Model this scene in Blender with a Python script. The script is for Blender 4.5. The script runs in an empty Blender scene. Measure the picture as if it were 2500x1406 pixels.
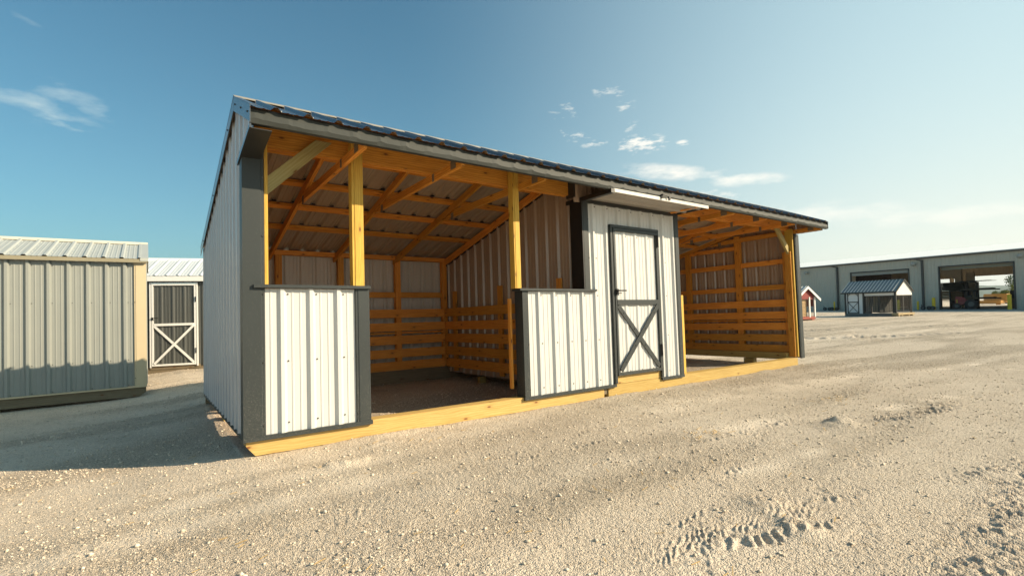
import bpy, math, random
import numpy as np
from mathutils import Vector, Matrix, Euler
C = bpy.context.scene
R_ = random.Random(7)
col = C.collection
# ------------------------------------------------------------------ camera
PIT, ROL, YAW = .021, -.0245, .628
F = Vector((math.sin(YAW)*math.cos(PIT), math.cos(YAW)*math.cos(PIT), math.sin(PIT)))
R0 = Vector((math.cos(YAW), -math.sin(YAW), 0)); U0 = R0.cross(F)
RR = R0*math.cos(ROL)+U0*math.sin(ROL); UU = U0*math.cos(ROL)-R0*math.sin(ROL)
cam = bpy.data.cameras.new('camera'); camo = bpy.data.objects.new('camera', cam); col.objects.link(camo)
CP = Vector((-.6135, -4.4398, .988))
m = Matrix((RR, UU, -F)).transposed().to_4x4(); m.translation = CP; camo.matrix_world = m
cam.sensor_width = 36; cam.lens = 36*1224.1/2500; cam.shift_y = 23/2500; cam.clip_start = .05; cam.clip_end = 12000
C.camera = camo
# ------------------------------------------------------------------ light
SUN_AZ, SUN_EL = math.radians(133), math.radians(28.2)       # azimuth clockwise from +Y
SD = Vector((math.sin(SUN_AZ)*math.cos(SUN_EL), math.cos(SUN_AZ)*math.cos(SUN_EL), math.sin(SUN_EL)))
sl = bpy.data.lights.new('sun', 'SUN'); sl.energy = 5.0; sl.angle = math.radians(.55); sl.color = (1, .815, .575)
so = bpy.data.objects.new('sun', sl); col.objects.link(so); so.rotation_euler = SD.to_track_quat('Z', 'Y').to_euler()
C.view_settings.view_transform = 'Standard'; C.view_settings.look = 'None'; C.view_settings.gamma = 1
C.view_settings.exposure = .74
W = bpy.data.worlds.new('World'); C.world = W; W.use_nodes = True
wt = W.node_tree; wn = wt.nodes; wl = wt.links
def N(t, typ, **kw):
    n = t.nodes.new(typ)
    for k, v in kw.items():
        if k.startswith('i_'):
            n.inputs[int(k[2:])].default_value = v
        else: setattr(n, k, v)
    return n
def build_world():
    wn.clear()
    out = N(wt, 'ShaderNodeOutputWorld'); bg = N(wt, 'ShaderNodeBackground'); bg.inputs[1].default_value = .115
    sky = N(wt, 'ShaderNodeTexSky'); sky.sky_type = 'NISHITA'; sky.sun_disc = False
    sky.sun_elevation = SUN_EL; sky.sun_rotation = SUN_AZ; sky.air_density = 1.0; sky.dust_density = 2.2; sky.ozone_density = 2.6; sky.altitude = 200
    geo = N(wt, 'ShaderNodeTexCoord')
    g = geo.outputs['Generated']
    tint = N(wt, 'ShaderNodeMix', data_type='RGBA', blend_type='MULTIPLY'); tint.inputs[0].default_value = 1
    wl.new(sky.outputs[0], tint.inputs[6]); tint.inputs[7].default_value = (.31, .69, .68, 1)
    cur = tint.outputs[2]
    # pale haze: a thin band all round the horizon plus the broad glow on the sun's side
    sp = N(wt, 'ShaderNodeSeparateXYZ'); wl.new(g, sp.inputs[0]); zz = sp.outputs[2]
    dt = N(wt, 'ShaderNodeVectorMath', operation='DOT_PRODUCT'); wl.new(g, dt.inputs[0]); dt.inputs[1].default_value = (SD.x/math.cos(SUN_EL), SD.y/math.cos(SUN_EL), 0)
    def expo(k, a):
        m1 = N(wt, 'ShaderNodeMath', operation='MULTIPLY'); wl.new(zz, m1.inputs[0]); m1.inputs[1].default_value = -k
        m2 = N(wt, 'ShaderNodeMath', operation='EXPONENT'); wl.new(m1.outputs[0], m2.inputs[0])
        m3 = N(wt, 'ShaderNodeMath', operation='MULTIPLY'); m3.use_clamp = True; wl.new(m2.outputs[0], m3.inputs[0]); m3.inputs[1].default_value = a; return m3.outputs[0]
    mr = N(wt, 'ShaderNodeMapRange', interpolation_type='SMOOTHSTEP'); wl.new(dt.outputs['Value'], mr.inputs[0]); mr.inputs[1].default_value = -.32; mr.inputs[2].default_value = .66; mr.inputs[3].default_value = 0; mr.inputs[4].default_value = 1
    gl = N(wt, 'ShaderNodeMath', operation='MULTIPLY'); wl.new(mr.outputs[0], gl.inputs[0]); wl.new(expo(.9, 1.08), gl.inputs[1])
    hc = N(wt, 'ShaderNodeMix', data_type='RGBA'); wl.new(expo(6.5, 1.15), hc.inputs[0]); hc.inputs[6].default_value = (3.5, 4.55, 4.7, 1); hc.inputs[7].default_value = (5.7, 5.6, 4.6, 1)
    h1 = N(wt, 'ShaderNodeMix', data_type='RGBA'); wl.new(expo(4.2, .42), h1.inputs[0]); wl.new(cur, h1.inputs[6]); h1.inputs[7].default_value = (2.6, 3.4, 3.35, 1)
    hz = N(wt, 'ShaderNodeMix', data_type='RGBA'); wl.new(gl.outputs[0], hz.inputs[0]); wl.new(h1.outputs[2], hz.inputs[6]); wl.new(hc.outputs[2], hz.inputs[7])
    cur = hz.outputs[2]
    # clouds: ellipses in direction space, broken up by noise
    nz = N(wt, 'ShaderNodeTexNoise'); nz.inputs['Scale'].default_value = 15; nz.inputs['Detail'].default_value = 8; nz.inputs['Roughness'].default_value = .62
    mp = N(wt, 'ShaderNodeMapping'); mp.inputs['Scale'].default_value = (1, 1, 3.2); wl.new(g, mp.inputs[0]); wl.new(mp.outputs[0], nz.inputs[0])
    nz2 = N(wt, 'ShaderNodeTexNoise'); nz2.inputs['Scale'].default_value = 52; nz2.inputs['Detail'].default_value = 6; nz2.inputs['Roughness'].default_value = .6
    wl.new(mp.outputs[0], nz2.inputs[0])
    def math_(op, a, b=None, clamp=False):
        n = N(wt, 'ShaderNodeMath', operation=op); n.use_clamp = clamp
        for i, v in enumerate((a, b)):
            if v is None: continue
            if isinstance(v, (int, float)): n.inputs[i].default_value = v
            else: wl.new(v, n.inputs[i])
        return n.outputs[0]
    clouds = [  # az deg (from +Y to +X), el deg, half width, half height, tilt, noise threshold, fineness, strength
        (-7.6, 17.2, 5.6, 1.5, -17, .37, 0, .55), (-4.9, 18.4, 3.8, 1.15, -18, .37, 0, .52), (-6.0, 16.4, 3.2, .9, -24, .42, 0, .4), (-8.2, 23.6, 2.4, .4, -15, .46, 0, .25),
        (47.5, 22.7, 2.4, .9, -6, .46, 1, .5), (49.2, 21.2, 1.9, .8, 6, .44, 1, .55), (50.1, 19.2, 1.6, .5, 25, .46, 1, .45),
        (50.9, 17.3, 3.4, 1.25, -3, .37, 1, .8), (45.7, 17.7, 1.9, .55, 8, .41, 1, .65), (43.4, 18.8, 3.2, 1.5, 0, .53, 1, .6), (55.3, 17.0, 1.1, .5, 0, .41, 1, .7),
        (54.5, 14.0, 7.2, 1.1, -9, .31, 0, .8), (61.2, 12.5, 5.6, .9, -6, .33, 0, .75), (58.5, 11.4, 5, .7, -8, .45, 1, .4),
        (69.0, 8.3, 8.5, 1.5, -5, .33, 0, .5), (77, 7.0, 8, 1.3, -3, .35, 0, .45), (43, 21.5, 5, 2.6, 0, .60, 1, .5)]
    for (az, el, hw, hh, tilt, th, fine, st) in clouds:
        a, e = math.radians(az), math.radians(el)
        c = Vector((math.sin(a)*math.cos(e), math.cos(a)*math.cos(e), math.sin(e)))
        ux = Vector((math.cos(a), -math.sin(a), 0)); uy = ux.cross(c)*-1
        if uy.z < 0: uy = -uy
        t = math.radians(tilt); ux, uy = ux*math.cos(t)+uy*math.sin(t), uy*math.cos(t)-ux*math.sin(t)
        def dot(v, s):
            n = N(wt, 'ShaderNodeVectorMath', operation='DOT_PRODUCT'); wl.new(g, n.inputs[0]); n.inputs[1].default_value = v/s; return n.outputs['Value']
        x = dot(ux, math.tan(math.radians(hw))); y = dot(uy, math.tan(math.radians(hh)))
        cd = dot(c, 1)
        x2 = math_('MULTIPLY', x, x); y2 = math_('MULTIPLY', y, y); r2 = math_('ADD', x2, y2)
        r = math_('POWER', r2, .5)
        fall = math_('SUBTRACT', 1.0, r, True); front = math_('GREATER_THAN', cd, 0.5)
        nn = nz2.outputs[0] if fine else nz.outputs[0]
        # density = fall*1.1 + noise - (1+th)
        d = math_('SUBTRACT', math_('ADD', math_('MULTIPLY', fall, .34), nn), th+.22)
        d = math_('MULTIPLY', math_('MULTIPLY', d, 4.4 if fine else 2.9, True), front)
        d = math_('MULTIPLY', math_('MULTIPLY', d, math_('MULTIPLY', fall, 2.5, True)), st)
        mx = N(wt, 'ShaderNodeMix', data_type='RGBA'); wl.new(d, mx.inputs[0]); wl.new(cur, mx.inputs[6]); mx.inputs[7].default_value = (6.3, 6.0, 5.35, 1) if az > 0 else (3.6, 4.3, 4.3, 1)
        cur = mx.outputs[2]
    wl.new(cur, bg.inputs[0]); wl.new(bg.outputs[0], out.inputs[0])
build_world()
# ------------------------------------------------------------------ helpers
def tag(o, label=None, cat=None, group=None, kind=None):
    if label: o['label'] = label
    if cat: o['category'] = cat
    if group: o['group'] = group
    if kind: o['kind'] = kind
    return o
def empty(name, loc=(0, 0, 0), rz=0, mat=None):
    o = bpy.data.objects.new(name, None); col.objects.link(o)
    if mat is not None: o.matrix_world = mat
    else: o.location = loc; o.rotation_euler = (0, 0, rz)
    o.empty_display_size = .1
    return o
class MB:
    def __init__(s): s.v = []; s.f = []; s.uv = []; s.mi = []
    def quad(s, p, uv=None, mi=0):
        b = len(s.v); s.v += [tuple(q) for q in p]; s.f.append(tuple(range(b, b+len(p))))
        s.uv += uv if uv else [(0, 0)]*len(p); s.mi.append(mi); return s
    def box(s, x0, x1, y0, y1, z0, z1, axis=None, mi=0, M=None):
        lo = (x0, y0, z0); hi = (x1, y1, z1); d = [hi[i]-lo[i] for i in range(3)]
        ax = axis if axis is not None else max(range(3), key=lambda i: d[i])
        ou, ov = R_.uniform(0, 90), R_.uniform(0, 90)
        for n in range(3):
            a, b = [i for i in range(3) if i != n]
            for sgn in (0, 1):
                pts = []; uv = []
                for (s1, s2) in ((0, 0), (1, 0), (1, 1), (0, 1)):
                    p = [0, 0, 0]; p[n] = hi[n] if sgn else lo[n]; p[a] = hi[a] if s1 else lo[a]; p[b] = hi[b] if s2 else lo[b]
                    if n == ax: uv.append((ou+p[a]*.3+50, ov+p[b]+n))
                    else:
                        o2 = [i for i in (a, b) if i != ax][0]; uv.append((ou+p[ax], ov+p[o2]+n*.7+sgn*.31))
                    q = Vector(p); pts.append(tuple(M @ q) if M is not None else tuple(q))
                # orientation
                flip = (n in (0, 2)) != (sgn == 1)
                flip = {0: sgn == 0, 1: sgn == 1, 2: sgn == 0}[n]
                if flip: pts.reverse(); uv.reverse()
                s.quad(pts, uv, mi)
        return s
    def beam(s, p0, p1, w, h, up=(0, 0, 1), mi=0):
        p0, p1 = Vector(p0), Vector(p1); d = p1-p0; L = d.length; x = d.normalized(); y = Vector(up).cross(x)
        if y.length < 1e-4: y = Vector((0, 1, 0)).cross(x)
        y.normalize(); z = x.cross(y)
        M = Matrix((x, y, z)).transposed().to_4x4(); M.translation = p0
        return s.box(0, L, -w/2, w/2, -h/2, h/2, axis=0, mi=mi, M=M)
    def prism(s, pts, off, mi=0, uvr=None):
        """planar polygon pts extruded by vector off"""
        off = Vector(off); P = [Vector(p) for p in pts]; ou, ov = R_.uniform(0, 90), R_.uniform(0, 90)
        e = max(((P[(i+1) % len(P)]-P[i]) for i in range(len(P))), key=lambda q: q.length).normalized()
        nn = (P[1]-P[0]).cross(P[2]-P[1])
        for k in range(3, len(P)):
            if nn.length > 1e-9: break
            nn = (P[1]-P[0]).cross(P[k]-P[1])
        nn.normalize(); t = nn.cross(e)
        uv = [(ou+(p-P[0]).dot(e), ov+(p-P[0]).dot(t)) for p in P]
        if nn.dot(off) > 0: s.quad([tuple(p) for p in reversed(P)], list(reversed(uv)), mi); s.quad([tuple(p+off) for p in P], uv, mi); sg = 1
        else: s.quad([tuple(p) for p in P], uv, mi); s.quad([tuple(p+off) for p in reversed(P)], list(reversed(uv)), mi); sg = -1
        n = len(P)
        for i in range(n):
            a, b = P[i], P[(i+1) % n]; l = (b-a).length; q = [a, b, b+off, a+off]; u2 = [(ou, ov+2), (ou+l, ov+2), (ou+l, ov+2+off.length), (ou, ov+2+off.length)]
            if sg < 0: q.reverse(); u2.reverse()
            s.quad([tuple(k) for k in q], u2, mi)
        return s
    def cyl(s, p0, p1, r0, r1=None, n=10, mi=0, cap=True):
        r1 = r0 if r1 is None else r1; p0, p1 = Vector(p0), Vector(p1); x = (p1-p0).normalized(); y = x.orthogonal().normalized(); z = x.cross(y)
        A = [p0+(y*math.cos(k*6.28318/n)+z*math.sin(k*6.28318/n))*r0 for k in range(n)]; B = [p1+(y*math.cos(k*6.28318/n)+z*math.sin(k*6.28318/n))*r1 for k in range(n)]
        for k in range(n):
            j = (k+1) % n; s.quad([A[k], A[j], B[j], B[k]], [(k/n, 0), (k/n+1/n, 0), (k/n+1/n, 1), (k/n, 1)], mi)
        if cap: s.quad(list(reversed(A)), None, mi); s.quad(B, None, mi)
        return s
    def build(s, name, mats, parent=None, smooth=False):
        me = bpy.data.meshes.new(name); me.from_pydata(s.v, [], s.f)
        if s.f:
            uvl = me.uv_layers.new(name='UVMap'); uvl.data.foreach_set('uv', [c for u in s.uv for c in u])
            me.polygons.foreach_set('material_index', s.mi)
            if smooth: me.polygons.foreach_set('use_smooth', [True]*len(s.f))
        for mt in (mats if isinstance(mats, (list, tuple)) else [mats]): me.materials.append(mt)
        o = bpy.data.objects.new(name, me); col.objects.link(o)
        if parent: o.parent = parent
        return o
def copy_tree(o, parent=None):
    c = o.copy(); col.objects.link(c); c.parent = parent
    for ch in list(o.children): copy_tree(ch, c)
    return c
# corrugated agricultural panel; ribs run along vdir, protrude along nrm
PIT9 = .2286
def rib_profile(a, b, phase, big=.026, small=.004, pitch=PIT9, wide=.074, top=.026):
    pts = []
    k = math.floor((a-phase)/pitch)-1
    raw = []
    while phase+k*pitch < b+pitch:
        c = phase+k*pitch
        raw += [(c-wide/2, 0), (c-top/2, big), (c+top/2, big), (c+wide/2, 0)]
        for t in (.36, .64):
            q = c+pitch*t; raw += [(q-.011, 0), (q-.005, small), (q+.005, small), (q+.011, 0)]
        k += 1
    def h(s_):
        for (p, q) in zip(raw, raw[1:]):
            if p[0] <= s_ <= q[0]: return p[1]+(q[1]-p[1])*(s_-p[0])/max(1e-9, q[0]-p[0])
        return 0
    pts = [(a, h(a))]+[p for p in raw if a < p[0] < b]+[(b, h(b))]
    return pts
def sheet(mb, org, ud, vd, nd, a, b, v0, v1, phase=0, mi=0, **kw):
    """v0/v1 numbers or functions of s"""
    org, ud, vd, nd = map(Vector, (org, ud, vd, nd))
    f0 = v0 if callable(v0) else (lambda s_: v0); f1 = v1 if callable(v1) else (lambda s_: v1)
    pr = rib_profile(a, b, phase, **kw)
    flip = ud.cross(vd).dot(nd) < 0
    for (s0, h0), (s1, h1) in zip(pr, pr[1:]):
        q = [org+ud*s0+vd*f0(s0)+nd*h0, org+ud*s1+vd*f0(s1)+nd*h1, org+ud*s1+vd*f1(s1)+nd*h1, org+ud*s0+vd*f1(s0)+nd*h0]
        uv = [(s0, f0(s0)), (s1, f0(s1)), (s1, f1(s1)), (s0, f1(s0))]
        if flip: q.reverse(); uv.reverse()
        mb.quad(q, uv, mi)
    return mb
def screws(mb, pts, nd, r=.0075, mi=1):
    nd = Vector(nd)
    for p in pts: mb.cyl(Vector(p), Vector(p)+nd*.007, r, r*.75, 7, mi)
# ------------------------------------------------------------------ materials
def mat(name):
    m_ = bpy.data.materials.new(name); m_.use_nodes = True; t = m_.node_tree; t.nodes.clear()
    o = N(t, 'ShaderNodeOutputMaterial'); p = N(t, 'ShaderNodeBsdfPrincipled'); t.links.new(p.outputs[0], o.inputs[0]); return m_, t, p
def ramp(t, fac, stops):
    r = N(t, 'ShaderNodeValToRGB'); e = r.color_ramp.elements
    while len(e) < len(stops): e.new(.5)
    for k, (p, c) in enumerate(stops): e[k].position = p; e[k].color = (*c, 1) if len(c) == 3 else c
    if fac is not None: t.links.new(fac, r.inputs[0])
    return r.outputs[0]
def noise(t, vec, scale, detail=4, rough=.5, dist=0, kind='ShaderNodeTexNoise'):
    n = N(t, kind); n.inputs['Scale'].default_value = scale
    if 'Detail' in n.inputs: n.inputs['Detail'].default_value = detail
    if 'Roughness' in n.inputs: n.inputs['Roughness'].default_value = rough
    if 'Distortion' in n.inputs: n.inputs['Distortion'].default_value = dist
    if vec is not None: t.links.new(vec, n.inputs[0])
    return n.outputs[0]
def mapping(t, src, scale=(1, 1, 1), loc=(0, 0, 0)):
    mp = N(t, 'ShaderNodeMapping'); mp.inputs['Scale'].default_value = scale; mp.inputs['Location'].default_value = loc; t.links.new(src, mp.inputs[0]); return mp.outputs[0]
def mixc(t, fac, a, b, blend='MIX'):
    n = N(t, 'ShaderNodeMix', data_type='RGBA', blend_type=blend)
    for i, v in ((0, fac), (6, a), (7, b)):
        if isinstance(v, (int, float)): n.inputs[i].default_value = v
        elif isinstance(v, tuple): n.inputs[i].default_value = (*v, 1)
        else: t.links.new(v, n.inputs[i])
    return n.outputs[2]
def mth(t, op, a, b=0, clamp=False):
    n = N(t, 'ShaderNodeMath', operation=op); n.use_clamp = clamp
    for i, v in enumerate((a, b)):
        if isinstance(v, (int, float)): n.inputs[i].default_value = v
        else: t.links.new(v, n.inputs[i])
    return n.outputs[0]
def bump(t, p, h, strength=.3, dist=.01):
    b = N(t, 'ShaderNodeBump'); b.inputs['Strength'].default_value = strength; b.inputs['Distance'].default_value = dist
    t.links.new(h, b.inputs['Height']); t.links.new(b.outputs[0], p.inputs['Normal'])
def painted(name, c, rough=.42, back=None, spec=.5, dust=0, dustc=(.5, .45, .36), metallic=0, vary=.06):
    m_, t, p = mat(name); tc = N(t, 'ShaderNodeTexCoord').outputs['Object']
    n = noise(t, tc, 2.3, 5, .6)
    c1 = tuple(k*(1-vary) for k in c); c2 = tuple(min(1, k*(1+vary)) for k in c)
    base = ramp(t, n, [(.3, c1), (.7, c2)])
    if dust:
        sp = noise(t, tc, 260, 2, .5); zz = N(t, 'ShaderNodeSeparateXYZ'); t.links.new(tc, zz.inputs[0])
        g = mth(t, 'MULTIPLY', mth(t, 'POWER', mth(t, 'SUBTRACT', 1.2, zz.outputs[2], True), 2), .075, True)       # splash dust, denser near the ground
        s2 = mth(t, 'GREATER_THAN', mth(t, 'ADD', sp, g), .755-dust)
        base = mixc(t, mth(t, 'MULTIPLY', s2, .75), base, dustc)
    streak = noise(t, mapping(t, tc, (9, 9, .5)), 1.0, 4, .6)
    base = mixc(t, mth(t, 'MULTIPLY', mth(t, 'SUBTRACT', streak, .5, True), .5), base, tuple(k*.72+.02 for k in c))
    if back:
        gm = N(t, 'ShaderNodeNewGeometry'); base = mixc(t, gm.outputs['Backfacing'], base, back)
    t.links.new(base, p.inputs['Base Color']); p.inputs['Roughness'].default_value = rough; p.inputs['Metallic'].default_value = metallic
    p.inputs['Specular IOR Level'].default_value = spec
    bump(t, p, noise(t, mapping(t, tc, (1, 1, 1)), 6, 3, .5), .12, .004)
    return m_
def wood(name, light, dark, knot=(.16, .06, .02), rough=.6, mottled=0):
    m_, t, p = mat(name); uv = N(t, 'ShaderNodeUVMap').outputs[0]
    w = noise(t, mapping(t, uv, (1.2, 14, 1)), 2.0, 6, .6, 1.2)
    rings = N(t, 'ShaderNodeTexWave'); rings.wave_type = 'BANDS'; rings.bands_direction = 'Y'; rings.inputs['Scale'].default_value = 9; rings.inputs['Distortion'].default_value = 9; rings.inputs['Detail'].default_value = 3; rings.inputs['Detail Scale'].default_value = .9
    t.links.new(mapping(t, uv, (.35, 1.6, 1)), rings.inputs[0])
    f = mth(t, 'ADD', mth(t, 'MULTIPLY', w, .75), mth(t, 'MULTIPLY', rings.outputs['Fac'], .25))
    base = ramp(t, f, [(.25, dark), (.52, tuple((a+b)/2 for a, b in zip(light, dark))), (.72, light)])
    big = noise(t, mapping(t, uv, (.5, .9, 1)), 1.4, 2, .5)
    base = mixc(t, mth(t, 'MULTIPLY', mth(t, 'SUBTRACT', big, .42, True), .9), base, tuple(a*.72 for a in dark))
    vo = N(t, 'ShaderNodeTexVoronoi', voronoi_dimensions='2D'); vo.inputs['Scale'].default_value = 2.3; vo.inputs['Randomness'].default_value = 1
    t.links.new(mapping(t, uv, (.85, 2.1, 1)), vo.inputs[0])
    k = mth(t, 'SUBTRACT', 1, mth(t, 'MULTIPLY', vo.outputs['Distance'], 17, True), True)
    k2 = mth(t, 'SUBTRACT', 1, mth(t, 'MULTIPLY', vo.outputs['Distance'], 6.5, True), True)
    base = mixc(t, mth(t, 'MULTIPLY', k2, .45), base, tuple(a*.62 for a in dark))
    base = mixc(t, mth(t, 'MULTIPLY', k, 1.5, True), base, knot)
    oi = N(t, 'ShaderNodeObjectInfo'); hs = N(t, 'ShaderNodeHueSaturation'); t.links.new(base, hs.inputs['Color']); t.links.new(mth(t, 'ADD', mth(t, 'MULTIPLY', oi.outputs['Random'], .36), .82), hs.inputs['Value']); t.links.new(mth(t, 'ADD', mth(t, 'MULTIPLY', oi.outputs['Random'], -.012), .506), hs.inputs['Hue']); base = hs.outputs[0]
    t.links.new(base, p.inputs['Base Color']); p.inputs['Roughness'].default_value = rough; p.inputs['Specular IOR Level'].default_value = .3
    bump(t, p, w, .25, .003)
    return m_
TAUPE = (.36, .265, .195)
M = {}
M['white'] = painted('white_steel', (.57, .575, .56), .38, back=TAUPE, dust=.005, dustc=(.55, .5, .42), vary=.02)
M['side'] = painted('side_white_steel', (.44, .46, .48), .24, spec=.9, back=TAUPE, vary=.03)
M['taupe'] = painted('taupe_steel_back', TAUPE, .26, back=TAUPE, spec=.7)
M['backwall'] = painted('pale_steel_back', (.42, .39, .36), .4, back=(.42, .39, .36))
M['char'] = painted('charcoal_trim', (.032, .039, .040), .45, dust=.025, spec=.35, dustc=(.42, .39, .33))
M['charsh'] = painted('dark_trim', (.022, .023, .022), .4)
M['fascia'] = painted('fascia_trim', (.042, .047, .044), .6, vary=.1, spec=.22)
M['roof'] = painted('charcoal_roof', (.07, .085, .105), .22, back=(.36, .29, .22), vary=.05)
M['black'] = painted('black_steel', (.012, .012, .012), .4)
M['screw'] = painted('screw_head', (.06, .06, .06), .35, metallic=.3)
M['wood'] = wood('fresh_pine', (.80, .37, .065), (.52, .19, .024))
M['post'] = wood('post_pine', (.66, .45, .085), (.50, .28, .04))
M['woodsun'] = wood('skid_pine', (.55, .395, .145), (.41, .265, .075))
M['woodgreen'] = wood('treated_green_pine', (.40, .34, .15), (.30, .24, .09))
M['woodold'] = wood('weathered_pine', (.25, .20, .13), (.15, .12, .075))
M['plate'] = painted('galvanised_plate', (.16, .13, .09), .5, vary=.3)
# ------------------------------------------------------------------ ground height
def vnoise(x, y, seed):
    xi, yi = np.floor(x), np.floor(y); fx, fy = x-xi, y-yi
    def h(a, b):
        v = np.sin(a*127.1+b*311.7+seed*74.7)*43758.5453; return v-np.floor(v)
    ux, uy = fx*fx*(3-2*fx), fy*fy*(3-2*fy)
    return (h(xi, yi)*(1-ux)+h(xi+1, yi)*ux)*(1-uy)+(h(xi, yi+1)*(1-ux)+h(xi+1, yi+1)*ux)*uy
TR_A = ([(1.5, -2.90), (1.8, -2.90), (2.1, -2.965), (2.5, -3.06), (2.9, -3.12)], .06, .011, .068, -1.1)
TR_B = ([(.7, -3.15), (1.0, -3.0), (1.3, -2.97), (1.7, -3.0), (2.3, -3.15)], .14, .007, .055, 1.5)
TR_C = ([(1.5, -3.12), (1.75, -3.2), (2.1, -3.3)], .10, .012, .07, .8)
TR_D = ([(1.7, -3.8), (2.3, -3.82), (2.85, -3.74), (3.4, -3.70), (4.2, -3.8)], .17, .010, .062, .5)
TR_E = ([(2.0, -2.9), (2.5, -3.2), (3.0, -3.3)], .10, .008, .07, .5)
TRACKS = [  # polyline, half width, depth, ridge pitch, slant
    ([(4.75, -2.62), (5.3, -2.74), (6.2, -2.90)], .13, .020, .085, .5),
    TR_A, TR_B, TR_C, TR_D, TR_E,
    ([(.9, -3.35), (1.6, -2.95), (2.3, -2.62), (3.2, -2.3), (4.4, -2.05), (6, -1.95), (8, -2.1)], .085, .007, .07, .9),
    ([(1.5, -3.75), (2.3, -3.35), (3.2, -3.05), (4.4, -2.85), (6, -2.8), (8, -3.1)], .085, .006, .07, .9),
    ([(2.0, -3.9), (2.6, -3.85), (3.3, -3.9)], .13, .008, .055, -.5), ([(-.2, -1.9), (1.2, -1.35), (3, -1.05), (5.5, -.95)], .08, .005, .07, .8),
    ([(2.9, -2.0), (3.84, -2.08), (4.4, -2.2)], .06, .007, .07, .6), ([(1.6, -1.45), (2.2, -1.5), (2.8, -1.4)], .05, .007, .06, .6),
    ([(3.0, -3.5), (3.96, -3.72), (5.2, -4.1)], .12, .010, .07, -.6),
    ([(16.5, 1.07), (18.1, 2.1), (21.5, 3.8)], .35, .05, .35, .5), ([(16.9, 3.4), (18.5, 2.1), (20.8, 1.2), (23, .2)], .30, .045, .4, .5),
    ([(20, 6.2), (24.6, 4.4), (29, 2)], .5, .04, .4, .5), ([(9, -.5), (12, -1.0), (15, -1.4)], .15, .015, .2, .4)]
TRACKS = [t for t in TRACKS if t]
MOUNDS = [(4.28, -2.53, .20, .05), (4.40, -2.50, .13, .05), (.57, -.67, .14, .035), (.70, -.66, .07, .022), (.46, -.65, .07, .018), (1.88, -3.3, .12, .025), (1.95, -3.2, .07, .02), (7.0, -4.0, .18, .06), (-.9, -1.2, .3, .02), (2.05, -3.02, .15, .03), (1.0, -.32, .3, .025), (8.9, -.4, .3, .03)]
def lanes(x, y):
    """0 = packed by wheels, 1 = loose stone; lanes sweep along the shelter and out to the right"""
    yy = y+.035*(x-3)**2*np.where(x > 3, .35, .2)*np.exp(-np.abs(x-3)/14)+.25*vnoise(x*.6, y*.6, 71)
    l = .6*vnoise(x*.16, yy*1.9, 72)+.4*vnoise(x*.5, yy*3.6, 73)
    return np.clip((l-.40)*4.2, 0, 1)
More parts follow.
